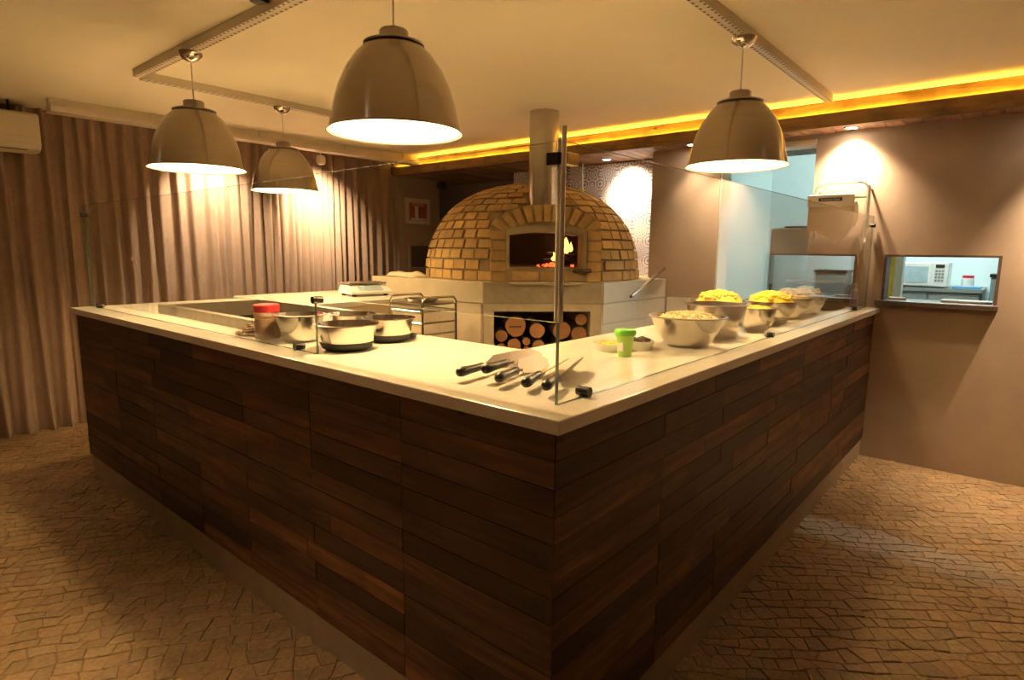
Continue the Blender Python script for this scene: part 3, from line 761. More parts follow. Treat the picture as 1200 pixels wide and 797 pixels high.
# fire inside
B().tube([(0.02, -0.55, OZ0+0.03), (0.26, -0.30, OZ0+0.045)], 0.035, 9).build('burning_log', 'char', ov, smooth=50)
B().tube([(0.10, -0.35, OZ0+0.09), (0.30, -0.55, OZ0+0.07)], 0.032, 9).build('burning_log', 'char', ov, smooth=50)
def flame(c, r_, h, lean):
    pr = [(0.0, 0.0), (r_*0.8, h*0.12), (r_, h*0.3), (r_*0.7, h*0.58), (r_*0.3, h*0.82), (0.0, h)]
    b = B(); b.lathe(pr, 10, c)
    b.v = [(x+lean*((z-c[2])/h)**2, y, z) for x, y, z in b.v]; return b.build('flame', 'flame', ov, smooth=60)
rf = random.Random(4)
for (x, y_, z) in ((0.245, -0.42, 0.10), (0.285, -0.40, 0.12), (0.215, -0.40, 0.11), (0.265, -0.36, 0.12), (0.15, -0.46, 0.05), (0.12, -0.48, 0.04), (0.19, -0.44, 0.06)): flame((x, y_, OZ0+z), rf.uniform(0.018, 0.03), rf.uniform(0.08, 0.15) if z > 0.09 else 0.07, rf.uniform(-0.03, 0.05))
for (x, y, r_) in ((0.05, -0.55, .022), (0.10, -0.58, .025), (0.0, -0.52, .014), (0.14, -0.56, .02), (0.27, -0.58, .014), (0.06, -0.50, .02)):
    B().blob((x, y, OZ0+r_*0.6), r_*1.3, r_, r_*0.8, 8, 5, 0.15).build('ember', 'ember', ov)
bx('door_latch', 'dark_metal', 0.20, 0.34, FY-0.05, FY-0.004, 0.075, 0.10, ov, bevel=0.004)
fd = bpy.data.lights.new('fire_light', 'POINT'); fd.energy = 0.9; fd.color = (1, 0.36, 0.08); fd.shadow_soft_size = 0.08
fo_ = bpy.data.objects.new('fire_light', fd); col.objects.link(fo_); fo_.parent = ov; fo_.location = (0.12, -0.30, OZ0+0.2)

# firewood in the bay, round ends to the front
LOGS = [(0.055, 0.0, 0.832, 0.047, 'round log against the pale wall of the bay, above a thin stick'), (0.165, 0.01, 0.904, 0.082, 'thickest round log with a dark split across its cut end'),
        (0.330, 0.0, 0.872, 0.060, 'bright round log beside the split log'), (0.250, 0.02, 0.786, 0.032, 'thin log wedged below the split log'), (0.345, 0.01, 0.752, 0.049, 'log lying under the bright round log'),
        (0.520, 0.0, 0.872, 0.070, 'broad log in the middle of the bay behind the glass'), (0.655, 0.0, 0.845, 0.062, 'broad log carrying a smaller one by the bay wall'), (0.672, 0.02, 0.957, 0.048, 'small log perched on top of the stack')]
LOGS += [(q_, 0.02, z_, r__, None) for q_, z_, r__ in ((0.055, 0.738, 0.036), (0.155, 0.757, 0.054), (0.250, 0.726, 0.025), (0.50, 0.745, 0.043), (0.64, 0.738, 0.036), (0.425, 0.729, 0.027))]
for k, (s1_, d1, z, r_, lab_) in enumerate(LOGS):
    q = P2(a0+0.006+s1_, 0.06+d1)
    lg = thing('firewood_log', lab_ or 'small firewood log at the bottom of the oven bay', 'firewood', (q[0], q[1], z), math.atan2(u.y, u.x), 'firewood in the oven bay')
    rl = random.Random(k); rads = [r_*(1+rl.uniform(-.05, .05)) for _ in range(14)]
    vs = []
    for yy in (0.0, 0.42):
        for i in range(14): a = 2*math.pi*i/14; vs.append((rads[i]*math.cos(a), yy, rads[i]*math.sin(a)))
    B().add(vs, [(i, (i+1)%14, 14+(i+1)%14, 14+i) for i in range(14)]+[tuple(range(27, 13, -1))]).build('bark', 'bark', lg, smooth=50)
    B().add([(x*0.965, -0.002, z_) if True else 0 for x, yy, z_ in [(v_[0], v_[1], v_[2]*0.965) for v_ in vs[:14]]], [tuple(range(14))]).build('cut_end', 'log_end', lg)
    if k == 1: bx('split', 'char', -0.05, 0.045, -0.004, 0.0, -0.006, 0.002, lg)

# ------------------------------------------------------------------ things on the counter
def bowl(loc, rad, h, label, base=0.5, rubber=False, straight=0.0, group='steel mixing bowls'):
    t = thing('mixing_bowl', label, 'bowl', loc, 0, group)
    rb_ = rad*base; pr = []
    for i in range(9):
        f = i/8; rr_ = rb_+(rad-rb_)*(f**((0.42 if rubber else 0.62)-0.2*straight)); pr.append((rr_, h*(f**1.15)))
    outer = [(0.0, 0.0)]+pr+[(rad+0.008, h-0.001), (rad+0.008, h+0.002)]
    inner = [(max(0.0, x-0.003), z+0.003) for x, z in pr[::-1]]+[(0.0, 0.004)]
    B().lathe(outer+inner, 44).build('shell', 'bowl_steel', t, smooth=50)
    if rubber:
        k = [(0.0, -0.0005)]+[(x+0.0025, z) for x, z in [(rb_, 0.0)]+[p for p in pr[1:] if p[1] < h*0.33]]+[(0.0, h*0.2)]
        B().lathe(k, 40).build('rubber_base', 'black_rubber', t, smooth=50)
    return t
def heap(t, mat, rad, z, h, seed, lumps=26, size=0.022, name='contents'):
    rn = random.Random(seed); b = B(); b.blob((0, 0, z), rad, rad, h*0.75, 18, 8, 0.06, rn, -0.35)
    for k in range(lumps):
        a = rn.uniform(0, 6.28); q = rn.uniform(0, 0.85)*rad; s_ = rn.uniform(.6, 1.2)*size
        b.blob((q*math.cos(a), q*math.sin(a), z+h*0.75*math.sqrt(1-(q/rad)**2)), s_, s_*rn.uniform(.6, 1.2), s_*rn.uniform(.5, .9), 7, 5, 0.15, rn)
    return b.build(name, mat, t, smooth=60)
bowl((0.240, 1.500, TOP), 0.098, 0.112, 'deep plain steel bowl beside the red-lidded jar')
bowl((0.258, 1.195, TOP), 0.115, 0.098, 'steel bowl on a black rubber base behind the glass edge', 0.62, True)
bowl((0.500, 1.250, TOP), 0.105, 0.098, 'steel bowl on a black rubber base beside the yellow sponge', 0.62, True)
bowl((0.475, 1.472, TOP), 0.095, 0.100, 'plain steel bowl standing behind the two rubber-based bowls')
jr = thing('spice_jar', 'clear jar of brown spice with a red screw lid', 'jar', (0.188, 1.672, TOP))
B().lathe([(0, 0), (0.050, 0.0), (0.052, 0.006), (0.052, 0.105), (0.046, 0.116), (0.046, 0.12), (0, 0.12)], 32).build('body', 'jar_plastic', jr, smooth=40)
B().lathe([(0, 0.004), (0.048, 0.004), (0.048, 0.088), (0, 0.094)], 28).build('spice', 'spice', jr, smooth=40)
B().lathe([(0, 0.115), (0.053, 0.115), (0.054, 0.118), (0.054, 0.143), (0.050, 0.147), (0, 0.147)], 36).build('lid', 'red_lid', jr, smooth=40)
rn = random.Random(9); b1 = B(); b2 = B()
for k in range(46):
    a = rn.uniform(0, 6.28); q = rn.uniform(0, 1)**0.6*0.085; z = 0.004+0.045*(1-q/0.09)*rn.random(); c_ = (q*math.cos(a)*0.42, q*math.sin(a)*0.95, z)
    (b1 if k % 3 else b2).blob(c_, rn.uniform(.012, .024), rn.uniform(.008, .016), rn.uniform(.003, .005), 7, 4, 0.25, rn)
dp = thing('dried_mushrooms', 'loose pile of dried brown mushroom slices next to the spice jar', 'mushrooms', (0.188, 1.835, TOP))
o = b1.build('slices', 'dried_brown', dp); o['kind'] = 'stuff'; o = b2.build('pale_slices', 'dried_pale', dp); o['kind'] = 'stuff'
B().tube([(0.02, 0.01, 0.03), (0.022, 0.012, 0.105)], 0.0012, 6).build('skewer', 'dark_metal', dp)
sp_ = bx('sponge', 'sponge_yellow', -0.05, 0.05, -0.033, 0.033, 0, 0.012, None, 0.003, loc=(0.655, 1.335, TOP), rot=(0, 0, R(50))); tag(sp_, 'bright yellow sponge cloth at the worktop edge', 'sponge')
pp_ = bx('paper_sheet', 'paper_white', -0.07, 0.07, -0.045, 0.045, 0, 0.003, None, loc=(0.650, 1.405, TOP), rot=(0, 0, R(20))); tag(pp_, 'folded white paper behind the yellow sponge', 'paper')
cb_ = B()
for k in range(3): cb_.tube([(0.045*math.cos(a/10*6.28+k)*(1-0.15*k)+0.01*k, 0.03*math.sin(a/10*6.28+k), 0.004+0.005*k) for a in range(11)], 0.0035, 6)
tag(cb_.build('coiled_cable', 'black_plastic', None, loc=(0.60, 1.255, TOP)), 'black coiled cable lying beside the rubber-based bowl', 'cable')

# pizza servers by the glass corner
def server(h0, tip, label, roll, lift):
    h0 = Vector((*h0, TOP)); tip = Vector((*tip, TOP)); d = tip-h0; L_ = d.length; rz = math.atan2(d.y, d.x)
    t = thing('pizza_server', label, 'server', (h0.x, h0.y, TOP), rz, 'pizza servers at the counter corner')
    z = 0.014+lift
    B().tube([(0.0, 0, z), (0.006, 0, z), (0.02, 0, z), (0.06, 0, z), (0.10, 0, z), (0.118, 0, z), (0.125, 0, z)], [0.006, 0.013, 0.0155, 0.0125, 0.0115, 0.0135, 0.009], 12).build('handle', 'black_plastic', t, smooth=50)
    B().tube([(0.122, 0, z), (0.165, 0, z-0.004)], 0.005, 8).build('shank', 'blade_steel', t)
    bl = [(0.155, -0.014), (L_*0.62, -0.030), (L_*0.92, -0.026), (L_, 0.0), (L_*0.90, 0.030), (L_*0.55, 0.034), (0.155, 0.014)]
    o = B().prism(bl, -0.001, 0.001).build('blade', 'blade_steel', t, loc=(0, 0, z-0.002), rot=(roll, 0, 0))
    return t
for k, (h0, tip, roll, lift, lab) in enumerate([
    ((0.125, 0.455), (0.515, 0.500), R(38), 0.016, 'black-handled pizza server farthest from the glass corner'),
    ((0.160, 0.385), (0.505, 0.440), R(40), 0.030, 'black-handled pizza server crossing over its neighbours'),
    ((0.145, 0.318), (0.500, 0.412), R(42), 0.016, 'black-handled pizza server in the middle of the bunch'),
    ((0.155, 0.228), (0.520, 0.355), R(-30), 0.014, 'black-handled pizza server with its blade turned over'),
    ((0.150, 0.155), (0.530, 0.300), R(-50), 0.018, 'black-handled pizza server next to the glass corner')]):
    server(h0, tip, lab, roll, lift)

# small dishes and tub
gt = thing('plastic_tub', 'small lime green tub with a bright green lid', 'tub', (0.865, 0.330, TOP))
B().lathe([(0, 0), (0.025, 0), (0.033, 0.08), (0, 0.08)], 28).build('body', 'green_tub', gt, smooth=40)
B().lathe([(0, 0.078), (0.038, 0.078), (0.040, 0.082), (0.040, 0.094), (0.036, 0.099), (0, 0.099)], 30).build('lid', 'green_lid', gt, smooth=40)
bx('print', 'paper_white', -0.0335, -0.026, -0.012, 0.012, 0.022, 0.052, gt)
def dish(loc, r_, h, label):
    t = thing('white_dish', label, 'dish', loc, 0, 'white dishes'); o_ = [(0, 0), (r_*0.8, 0), (r_, h), (r_-0.003, h), (r_*0.8-0.003, 0.004), (0, 0.004)]
    B().lathe(o_, 36).build('shell', 'ceramic_white', t, smooth=40); return t
d = dish((0.945, 0.440, TOP), 0.072, 0.032, 'shallow white dish of yellow corn behind the green tub'); heap(d, 'cheese_yellow', 0.060, 0.016, 0.016, 3, 40, 0.006)
d = dish((1.045, 0.360, TOP), 0.052, 0.036, 'small white dish of dark dried slices'); heap(d, 'dried_dark', 0.045, 0.022, 0.026, 4, 30, 0.012)
b0 = bowl((1.260, 0.268, TOP), 0.150, 0.122, 'wide steel bowl of shredded pale cheese', 0.42); heap(b0, 'cheese', 0.122, 0.105, 0.045, 5, 240, 0.0065)
b0 = bowl((1.61, 0.290, TOP), 0.132, 0.148, 'tall empty steel bowl between the two kinds of cheese', 0.62, straight=0.6)
b0 = bowl((2.02, 0.44, TOP), 0.140, 0.130, 'steel bowl heaped with yellow cheese nearest the oven', 0.45); heap(b0, 'cheese_yellow', 0.120, 0.115, 0.085, 6, 150, 0.013)
b0 = bowl((1.93, 0.21, TOP), 0.088, 0.115, 'narrow steel bowl with a little yellow cheese', 0.5); heap(b0, 'cheese_yellow', 0.068, 0.100, 0.028, 7, 60, 0.010)
b0 = bowl((2.250, 0.248, TOP), 0.135, 0.128, 'steel bowl of yellow cheese beside the beige topping', 0.4); heap(b0, 'cheese_yellow', 0.115, 0.108, 0.085, 8, 150, 0.013)

b0 = bowl((2.66, 0.275, TOP), 0.128, 0.120, 'steel bowl of crumbly beige topping in front of the plates', 0.42); heap(b0, 'crumb', 0.112, 0.100, 0.085, 11, 60, 0.016)
b0 = bowl((3.02, 0.270, TOP), 0.118, 0.118, 'steel bowl of crumbly beige topping nearest the plates', 0.42); heap(b0, 'crumb', 0.102, 0.098, 0.085, 12, 60, 0.016)
# plates stacked at the wall end of the counter
pl0 = None
for k in range(13):
    pz = TOP+k*0.0145+0.0005
    if pl0 is None:
        pl0 = B().lathe([(0, 0), (0.115, 0), (0.175, 0.010), (0.192, 0.013), (0.190, 0.0155), (0.172, 0.0125), (0.113, 0.004), (0, 0.004)], 48).build('plate', 'plate_brown', None, smooth=50)
        o = pl0
    else:
        o = pl0.copy(); col.objects.link(o)
    o.location = (3.515+rn.uniform(-.004, .004), 0.345+rn.uniform(-.004, .004), pz)
    tag(o, 'brown serving plate in the stack at the wall end of the counter', 'plate', 'plates stacked on the counter')
sb = thing('soap_dispenser', 'lavender soap bottle with a clear pump at the counter end', 'bottle', (3.80, 0.150, TOP))
bx('body', 'lavender', -0.035, 0.035, -0.025, 0.025, 0, 0.115, sb, bevel=0.008)
B().lathe([(0, 0.114), (0.016, 0.114), (0.016, 0.130), (0.006, 0.133), (0.006, 0.160), (0, 0.160)], 16).build('pump', 'ceramic_white', sb, smooth=40)
bx('spout', 'ceramic_white', -0.04, 0.01, -0.008, 0.008, 0.158, 0.170, sb, bevel=0.003)

# ------------------------------------------------------------------ scale, trolley, cloth, peel
ds = thing('kitchen_scale', 'white digital kitchen scale with a steel plate on the prep table', 'scale', (1.80, 3.20, 1.12), R(-12))
b = B(); 
for x in (-0.13, 0.13):
    for y_ in (-0.10, 0.10): B().lathe([(0, 0), (0.018, 0), (0.018, 0.02), (0, 0.02)], 12, (x, y_, 0)).build('foot', 'black_rubber', ds)
b.add([(-0.17, -0.15, 0.018), (0.17, -0.15, 0.018), (0.17, 0.13, 0.018), (-0.17, 0.13, 0.018), (-0.17, -0.15, 0.035), (0.17, -0.15, 0.035), (0.15, -0.06, 0.082), (-0.15, -0.06, 0.082), (0.15, 0.12, 0.082), (-0.15, 0.12, 0.082)],
      [(3,2,1,0), (0,1,5,4), (4,5,6,7), (7,6,8,9), (1,2,8,6,5), (3,0,4,7,9), (2,3,9,8)])
b.build('housing', 'white_plastic', ds)
o = B().add([(-0.10, -0.137, 0.044), (0.10, -0.137, 0.044), (0.10, -0.075, 0.0765), (-0.10, -0.075, 0.0765)], [(0, 1, 2, 3)]).build('display', 'screen_blue', ds)
bx('weighing_plate', 'steel_sheet', -0.155, 0.155, -0.07, 0.13, 0.090, 0.101, ds, bevel=0.003); bx('stem', 'dark_metal', -0.03, 0.03, 0.0, 0.06, 0.08, 0.09, ds)

tr_ = thing('drawer_trolley', 'chrome trolley with beige drawers standing by the oven base', 'trolley', (1.496, 2.172, 0))
TW, TD, TH = 0.30, 0.33, 1.12
for (x, y_) in ((0, 0), (TW, 0), (0, TD), (TW, TD)):
    B().lathe([(0, 0), (0.022, 0.004), (0.022, 0.04), (0, 0.045)], 12, (x, y_, 0)).build('castor', 'black_rubber', tr_)
def loop(y_):
    z0, z1, rr_ = 0.04, 1.17, 0.04; pts_ = [(0, y_, z0), (0, y_, z1-rr_)]
    for k in range(1, 6): a = math.pi-k*math.pi/10; pts_.append((rr_+rr_*math.cos(a), y_, z1-rr_+rr_*math.sin(a)))
    for k in range(0, 6): a = math.pi/2-k*math.pi/10; pts_.append((TW-rr_+rr_*math.cos(a), y_, z1-rr_+rr_*math.sin(a)))
    pts_.append((TW, y_, z0)); return B().tube(pts_, 0.0085, 10).build('frame', 'chrome', tr_, smooth=50)
loop(0.0); loop(TD)
b = B()
for z in [0.32+0.076*k for k in range(11)]:
    for (p_, q_) in (((0, 0, z), (0, TD, z)), ((TW, 0, z), (TW, TD, z)), ((0, 0, z), (TW, 0, z))): b.tube([p_, q_], 0.004, 6)
b.build('rails', 'chrome', tr_)
bx('shelf', 'steel_sheet', 0.0, TW, 0.0, TD, 1.118, 1.128, tr_)
for k in range(10):
    z = 0.326+0.076*k
    dr = bx('drawer', 'drawer_plastic', 0.014, TW-0.014, -0.004, TD-0.01, z, z+0.064, tr_, bevel=0.004)
    B().lathe([(0, 0), (0.007, 0.002), (0.007, 0.010), (0, 0.012)], 10).build('knob', 'ceramic_white', dr, loc=(TW/2, -0.004, z+0.036), rot=(math.pi/2, 0, 0))
pb = thing('steel_pan', 'shallow steel pan on top of the chrome trolley', 'pan', (1.63, 2.33, 1.128))
B().lathe([(0, 0), (0.09, 0), (0.115, 0.028), (0.112, 0.028), (0.088, 0.004), (0, 0.004)], 30).build('shell', 'bowl_steel', pb, smooth=40)
rc_ = random.Random(21); b = B()
gx, gy = 12, 6; vs = []
for j in range(gy+1):
    for i in range(gx+1):
        e = 0.0 if i in (0, gx) or j in (0, gy) else 1.0
        vs.append((-0.24+0.48*i/gx+rc_.uniform(-.012, .012), -0.09+0.18*j/gy+rc_.uniform(-.012, .012), 0.004+e*rc_.uniform(0.015, 0.05)))
b.add(vs, [(j*(gx+1)+i, j*(gx+1)+i+1, (j+1)*(gx+1)+i+1, (j+1)*(gx+1)+i) for j in range(gy) for i in range(gx)])
o = b.build('crumpled_cloth', 'cloth_cream', None, smooth=70, loc=(2.36, 3.36, ZB), rot=(0, 0, R(78))); tag(o, 'crumpled cream cloth lying on the oven base', 'cloth')
md = o.modifiers.new('thick', 'SOLIDIFY'); md.thickness = 0.004; md2 = o.modifiers.new('sub', 'SUBSURF'); md2.levels = 1; md2.render_levels = 1
pe = thing('peel_handle', 'slanting steel tube of a pizza peel leaning on the oven base', 'peel', (0, 0, 0))
B().tube([(3.20, 1.615, 1.125), (3.80, 1.632, 1.335)], 0.013, 14).build('tube', 'flue_steel', pe, smooth=40)
B().tube([(3.196, 1.6149, 1.1236), (3.2015, 1.615, 1.1255)], 0.0105, 12).build('open_end', 'black_plastic', pe)

# ------------------------------------------------------------------ niche wall, ceiling fittings
pf = thing('framed_print', 'small framed red and white print on the wall beside the curtain', 'picture', (3.99, 5.10, 1.945))
bx('frame', 'cream_plastic', -0.20, 0.20, -0.022, -0.001, -0.155, 0.155, pf, bevel=0.003)
bx('print', 'print_red', -0.14, 0.14, -0.026, -0.022, -0.11, 0.10, pf)
bx('print', 'print_white', -0.055, 0.0, -0.028, -0.026, -0.09, 0.06, pf); bx('print', 'print_orange', -0.10, 0.09, -0.028, -0.026, 0.06, 0.10, pf)
bx('print', 'print_white', -0.12, 0.13, -0.028, -0.026, -0.105, -0.085, pf)
wb = thing('wall_box', 'dark recessed wall box with a pale surround under the framed print', 'wall box', (4.10, 5.10, 1.39))
b = B(); b.box(-0.27, 0.25, -0.03, -0.001, 0.13, 0.17); b.box(-0.27, 0.25, -0.03, -0.001, -0.17, -0.13); b.box(-0.27, -0.235, -0.03, -0.001, -0.13, 0.13); b.box(0.225, 0.25, -0.03, -0.001, -0.13, 0.13)
b.build('surround', 'plaster', wb); bx('panel', 'soot', -0.235, 0.225, -0.012, -0.001, -0.13, 0.13, wb)
bl_ = thing('black_speaker', 'small black speaker in the corner under the timber soffit', 'speaker', (4.34, 5.03, 2.245))
bx('body', 'black_plastic', -0.04, 0.04, -0.05, 0.04, 0, 0.085, bl_, bevel=0.008); B().tube([(0, 0, 0.08), (0, 0, 0.12)], 0.01, 8).build('bracket', 'dark_metal', bl_)
ch = thing('hanging_chain', 'pale chain with a yellow end hanging behind the oven dome', 'chain', (4.10, 2.712, 2.06))
b = B()
for k in range(11):
    ring = [(0.010*math.cos(a), 0.0 if k % 2 else 0.010*math.cos(a), 0.013*math.sin(a)) for a in [i*math.pi/4 for i in range(9)]]
    if k % 2 == 0: ring = [(0.0, 0.010*math.cos(a), 0.013*math.sin(a)) for a in [i*math.pi/4 for i in range(9)]]
    else: ring = [(0.010*math.cos(a), 0.0, 0.013*math.sin(a)) for a in [i*math.pi/4 for i in range(9)]]
    b.tube([(x, y_, 0.056+z+k*0.0225) for x, y_, z in ring], 0.0035, 6)
b.build('links', 'white_plastic', ch); B().lathe([(0, 0), (0.014, 0), (0.016, 0.03), (0.006, 0.045), (0, 0.045)], 12).build('pull', 'yellow_strip', ch)

ac = thing('air_conditioner', 'cream wall-type air conditioner hung before the curtain', 'air conditioner', (-0.32, 4.86, 2.165))
b = B(); pf_ = [(0.0, 0.05), (0.0, 0.26), (0.03, 0.275), (0.20, 0.275), (0.20, 0.0), (0.06, 0.0), (0.02, 0.02)]
n_ = len(pf_); b.add([(-0.42, y_, z) for y_, z in pf_]+[(0.50, y_, z) for y_, z in pf_], [tuple(range(n_-1, -1, -1)), tuple(range(n_, 2*n_))]+[(i, (i+1)%n_, n_+(i+1)%n_, n_+i) for i in range(n_)])
b.build('body', 'cream_plastic', ac, bevel=0.006)
bx('flap', 'cream_plastic', -0.38, 0.43, -0.006, 0.006, 0.055, 0.085, ac, bevel=0.003); bx('vent', 'dark_metal', -0.36, 0.42, 0.028, 0.05, 0.008, 0.012, ac)
bx('front_panel', 'cream_plastic', -0.40, 0.48, -0.008, 0.0, 0.10, 0.25, ac, bevel=0.003)
for x in (-0.3, 0.35): B().tube([(x, 0.12, 0.27), (x, 0.12, 0.364)], 0.008, 8).build('hanger', 'dark_metal', ac)

bf = thing('ceiling_fitting', 'small black fitting on the ceiling next to a lighting track', 'fitting', (0.285, 1.80, H-0.03))
B().lathe([(0, 0), (0.03, 0.002), (0.036, 0.012), (0.036, 0.0295), (0, 0.0295)], 20).build('body', 'black_plastic', bf, smooth=40)
bx('cable_stub', 'black_plastic', 0.03, 0.048, -0.006, 0.006, 0.012, 0.024, bf)
# recessed downlights in the soffit
for k, (x, y_, lab) in enumerate([(3.76, 0.26, 'recessed downlight above the paper roll holder'), (4.02, 2.39, 'recessed downlight above the patterned tiles'),
                                  (3.74, 1.41, 'recessed downlight between the oven and the doorway'), (3.76, -0.90, 'recessed downlight above the bare plaster wall')]):
    t = thing('downlight', lab, 'downlight', (x, y_, SOF-0.006), 0, 'downlights in the timber soffit')
    B().lathe([(0.036, 0.0), (0.050, 0.0), (0.052, 0.005), (0.034, 0.005)], 24, closed=True).build('bezel', 'steel_sheet', t, smooth=40)
    B().lathe([(0, 0.002), (0.034, 0.002), (0.034, 0.005), (0, 0.005)], 20).build('lens', 'downlight_glow', t)
spot('wall_spot', (3.765, 0.26, SOF-0.03), (3.90, 0.26, 1.70), 38, 112, 1.0)
spot('tile_spot', (4.00, 2.30, SOF-0.03), (4.26, 2.20, 1.9), 34, 100, 1.0)
spot('niche_spot', (3.70, 1.41, SOF-0.03), (3.92, 1.41, 1.4), 9, 80, 1.0)
spot('wall_spot_far', (3.70, -1.00, SOF-0.03), (3.90, -1.0, 0.5), 60, 78, 1.0)
spot('curtain_spot', (2.42, 4.72, 2.29), (2.55, 5.16, 1.90), 80, 96, 1.0)
spot('curtain_spot_b', (1.48, 4.76, 2.37), (1.50, 5.16, 1.80), 55, 96, 1.0)
# ceiling downlights over the guests' side of the room
for k, (x, y_, wt__) in enumerate([(-1.35, 0.9, 42), (-1.5, 3.7, 22), (1.6, -1.75, 5), (3.40, -1.1, 24), (-1.6, -1.7, 8)]):
    t = thing('ceiling_downlight', 'round recessed ceiling downlight over the guest side paving', 'downlight', (x, y_, H-0.006), 0, 'ceiling downlights over the paving')
    B().lathe([(0.036, 0.0), (0.050, 0.0), (0.052, 0.005), (0.034, 0.005)], 24, closed=True).build('bezel', 'steel_sheet', t, smooth=40)
    B().lathe([(0, 0.002), (0.034, 0.002), (0.034, 0.005), (0, 0.005)], 20).build('lens', 'downlight_glow', t)
    spot('room_spot', (x, y_, H-0.03), (x, y_, 0), wt__, 80, 0.9, (1.0, 0.68, 0.36))

# ------------------------------------------------------------------ things on the right wall
pr2 = thing('paper_roll_holder', 'white tubular wall holder with a large paper roll and torn sheet', 'paper holder', (XW, 0.285, 1.60))
def loop2(x_, z0, z1, hw, rr_):
    p_ = [(x_, hw, z0)]
    for k in range(7): a = k*math.pi/12; p_.append((x_, hw-rr_+rr_*math.cos(a), z1-rr_+rr_*math.sin(a)))
    for k in range(7): a = math.pi/2+k*math.pi/12; p_.append((x_, -hw+rr_+rr_*math.cos(a), z1-rr_+rr_*math.sin(a)))
    p_.append((x_, -hw, z0)); return p_
B().tube(loop2(-0.10, -0.02, 0.375, 0.165, 0.05), 0.014, 10).build('frame', 'white_plastic', pr2, smooth=50)
B().tube([(-0.10, 0.17, 0.27), (-0.10, -0.165, 0.27)], 0.008, 8).build('cutter_bar', 'white_plastic', pr2, smooth=50)
for y_ in (-0.165, 0.165):
    B().tube([(-0.10, y_, 0.0), (-0.11, y_*1.03, -0.03), (-0.13, y_*1.06, -0.05)], 0.011, 10).build('foot', 'white_plastic', pr2, smooth=50)
    B().tube([(-0.10, y_, 0.33), (-0.002, y_, 0.33)], 0.008, 8).build('arm', 'white_plastic', pr2, smooth=50)
rl_ = B(); n_ = 32
vs = [( -0.115+0.085*math.cos(2*math.pi*i/n_), y_, 0.155+0.085*math.sin(2*math.pi*i/n_)) for y_ in (-0.10, 0.19) for i in range(n_)]
rl_.add(vs, [(i, (i+1)%n_, n_+(i+1)%n_, n_+i) for i in range(n_)]+[tuple(range(n_-1, -1, -1)), tuple(range(n_, 2*n_))]); rl_.build('paper_roll', 'paper_beige', pr2, smooth=40)
edge = [(0.19, 0.02), (0.17, 0.03), (0.12, 0.035), (0.09, 0.0), (0.05, -0.012), (0.02, -0.02), (0.0, -0.06), (-0.03, -0.03), (-0.07, 0.0), (-0.09, 0.04), (-0.10, 0.06)]
vs = [(-0.2, y_, 0.155) for y_, z in edge]+[(-0.197, y_, z) for y_, z in edge]; k = len(edge)
o = B().add(vs, [(i, i+1, k+i+1, k+i) for i in range(k-1)]).build('torn_sheet', 'paper_beige', pr2); md = o.modifiers.new('thick', 'SOLIDIFY'); md.thickness = 0.001
o = B().add([(-0.205, 0.195, 0.205), (-0.205, -0.105, 0.205), (-0.225, -0.105, 0.285), (-0.225, 0.195, 0.285), (-0.10, -0.105, 0.30), (-0.10, 0.195, 0.30)], [(0, 1, 2, 3), (3, 2, 4, 5)]).build('cover', 'white_plastic', pr2); md = o.modifiers.new('thick', 'SOLIDIFY'); md.thickness = 0.004
lp = bx('name_plate', 'navy', -0.002, 0.002, -0.075, 0.075, -0.012, 0.012, pr2, loc=(-0.2235, 0.045, 0.253), rot=(0, R(-14), 0)); lp['label'] = 'dark blue name plate with small white lettering'
fc = bpy.data.curves.new('lettering', 'FONT'); fc.body = 'Kimberly-Clark'; fc.size = 0.02; fc.align_x = 'CENTER'; fc.align_y = 'CENTER'; fc.extrude = 0.0004
fo2 = bpy.data.objects.new('lettering', fc); col.objects.link(fo2); dg = bpy.context.evaluated_depsgraph_get()
me = bpy.data.meshes.new_from_object(fo2.evaluated_get(dg)); bpy.data.objects.remove(fo2); me.materials.clear(); me.materials.append(M['white_plastic'])
lt = bpy.data.objects.new('lettering', me); col.objects.link(lt); lt.parent = lp; lt.location = (-0.003, 0, 0)
lt.rotation_euler = (math.pi/2, 0, -math.pi/2)

b = B(); fz0, fz1, fy0, fy1 = 1.135, 1.475, -0.645, 0.0
wf = struct(bx('window_1', 'frame_wood', XW-0.012, XW+T, fy0, fy1, fz1-0.014, fz1, None))
bx('frame_side', 'frame_wood', XW-0.012, XW+T, fy1-0.016, fy1, fz0, fz1-0.014, wf)
bx('frame_side', 'frame_wood', XW-0.012, XW+T, fy0, fy0+0.018, fz0, fz1-0.014, wf)
bx('window_sill', 'granite_dark', XW-0.07, XW+T+0.10, fy0-0.01, fy1+0.03, fz0-0.012, fz0+0.022, wf, bevel=0.003)
tp_ = bx('serving_tray', 'ceramic_white', -0.07, 0.07, -0.14, 0.14, 0, 0.016, None, 0.006, loc=(4.03, -0.48, fz0+0.022)); tag(tp_, 'white serving tray lying on the dark hatch sill', 'tray')
o = bx('paper_stack', 'cloth_cream', -0.06, 0.06, -0.05, 0.05, 0, 0.014, None, 0.002, loc=(4.02, -0.08, fz0+0.022), rot=(0, 0, R(12))); tag(o, 'small stack of beige papers on the dark hatch sill', 'papers')

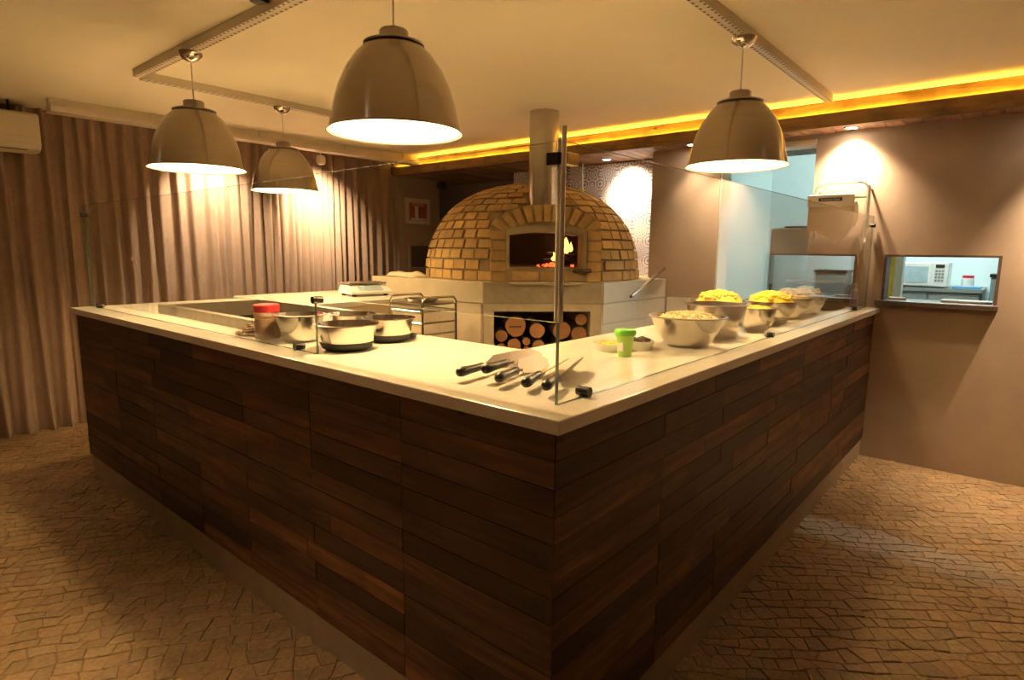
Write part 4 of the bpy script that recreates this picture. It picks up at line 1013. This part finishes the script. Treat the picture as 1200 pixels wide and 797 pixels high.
# ------------------------------------------------------------------ kitchen behind the wall
KX = 6.70
kf = struct(bx('floor_kitchen', 'kitchen_grey', 4.9, KX+0.1, Y0, 2.1, -0.12, 0.0))
struct(bx('ceiling_kitchen', 'kitchen_paint', 4.06, KX+0.1, Y0, 2.1, 2.62, 2.72))
struct(bx('wall_kitchen_back', 'kitchen_paint', KX, KX+0.1, Y0, 2.1, 0, 2.62))
struct(bx('wall_kitchen_side', 'kitchen_paint', 4.05, KX, 1.70, 1.80, 0, 2.62))
tl = thing('tube_light', 'bright fluorescent tube fitting on the kitchen ceiling', 'lamp', (5.4, -0.2, 2.55))
bx('housing', 'white_plastic', -0.06, 0.06, -0.65, 0.65, 0.03, 0.07, tl); B().tube([(0, -0.6, 0.012), (0, 0.6, 0.012)], 0.018, 10).build('tube', 'tube_glow', tl)
kc = thing('kitchen_cabinet', 'grey kitchen cabinet with drawers seen through the hatch', 'cabinet', (6.36, -0.05, 0))
bx('body', 'kitchen_grey', -0.30, 0.33, -0.42, 0.42, 0, 1.12, kc); bx('top', 'grey_metal', -0.33, 0.33, -0.43, 0.43, 1.12, 1.155, kc)
for k in range(2):
    dr = bx('drawer', 'grey_metal', -0.315, -0.30, -0.40+0.41*k, -0.01+0.41*k, 0.86, 1.10, kc); bx('handle', 'chrome', -0.335, -0.316, -0.26+0.41*k, -0.15+0.41*k, 1.01, 1.03, dr)
mw = thing('microwave', 'white microwave oven with a dark display on the grey cabinet', 'microwave', (6.20, 0.02, 1.155))
bx('body', 'ceramic_white', -0.16, 0.20, -0.215, 0.225, 0.012, 0.245, mw, bevel=0.006)
bx('door', 'ceramic_white', -0.175, -0.16, -0.085, 0.22, 0.02, 0.238, mw, bevel=0.004); bx('window', 'oven_window', -0.179, -0.175, -0.06, 0.195, 0.05, 0.205, mw)
bx('display', 'black_plastic', -0.165, -0.159, -0.185, -0.115, 0.195, 0.225, mw)
for i in range(4):
    for j in range(3): bx('button', 'grey_metal', -0.163, -0.159, -0.185+j*0.026, -0.165+j*0.026, 0.06+i*0.031, 0.082+i*0.031, mw)
for y_ in (-0.17, 0.17): bx('foot', 'black_rubber', -0.13, 0.15, y_-0.02, y_+0.02, 0, 0.012, mw)
bt = tag(bx('blue_tray', 'blue_tray', -0.12, 0.12, -0.11, 0.11, 0, 0.02, None, 0.004, loc=(6.20, -0.345, 1.155)), 'blue plastic tray beside the microwave', 'tray')
kj = thing('storage_jar', 'glass storage jar with a red lid on the blue tray', 'jar', (6.20, -0.345, 1.175))
B().lathe([(0, 0), (0.05, 0), (0.05, 0.07), (0.04, 0.08), (0, 0.08)], 24).build('body', 'ceramic_white', kj, smooth=40); B().lathe([(0, 0.08), (0.046, 0.08), (0.046, 0.105), (0, 0.105)], 24).build('lid', 'red_lid', kj, smooth=40)
bn = thing('grey_bin', 'tall grey metal bin in the kitchen seen at the hatch edge', 'bin', (6.25, -0.66, 0)); bx('body', 'kitchen_grey', -0.14, 0.14, -0.16, 0.14, 0, 1.27, bn, bevel=0.01); bx('lid', 'dark_metal', -0.15, 0.15, -0.17, 0.15, 1.27, 1.30, bn)
rp = thing('bag_roll', 'pale upright roll with a yellow stripe behind the hatch', 'roll', (4.75, 0.055, 0)); bx('body', 'kitchen_paint', -0.06, 0.06, -0.06, 0.06, 0, 1.60, rp, bevel=0.01); bx('stripe', 'yellow_strip', -0.064, -0.06, -0.005, 0.035, 1.1, 1.48, rp)
fr_ = thing('tall_fridge', 'tall grey fridge standing in the kitchen doorway', 'fridge', (4.75, 0.85, 0))
bx('body', 'fridge_grey', -0.05, 0.55, -0.30, 0.19, 0.03, 1.70, fr_, bevel=0.01); bx('door', 'fridge_grey', -0.085, -0.055, -0.295, 0.185, 0.05, 1.69, fr_, bevel=0.006)
bx('handle', 'dark_metal', -0.11, -0.086, 0.14, 0.16, 0.7, 1.2, fr_); bx('foot', 'black_rubber', -0.03, 0.5, -0.25, 0.15, 0, 0.03, fr_)
o = tag(bx('black_tray', 'black_plastic', -0.12, 0.12, -0.14, 0.14, 0, 0.016, None, loc=(4.86, 0.80, 1.70)), 'flat black tray on top of the grey fridge', 'tray')
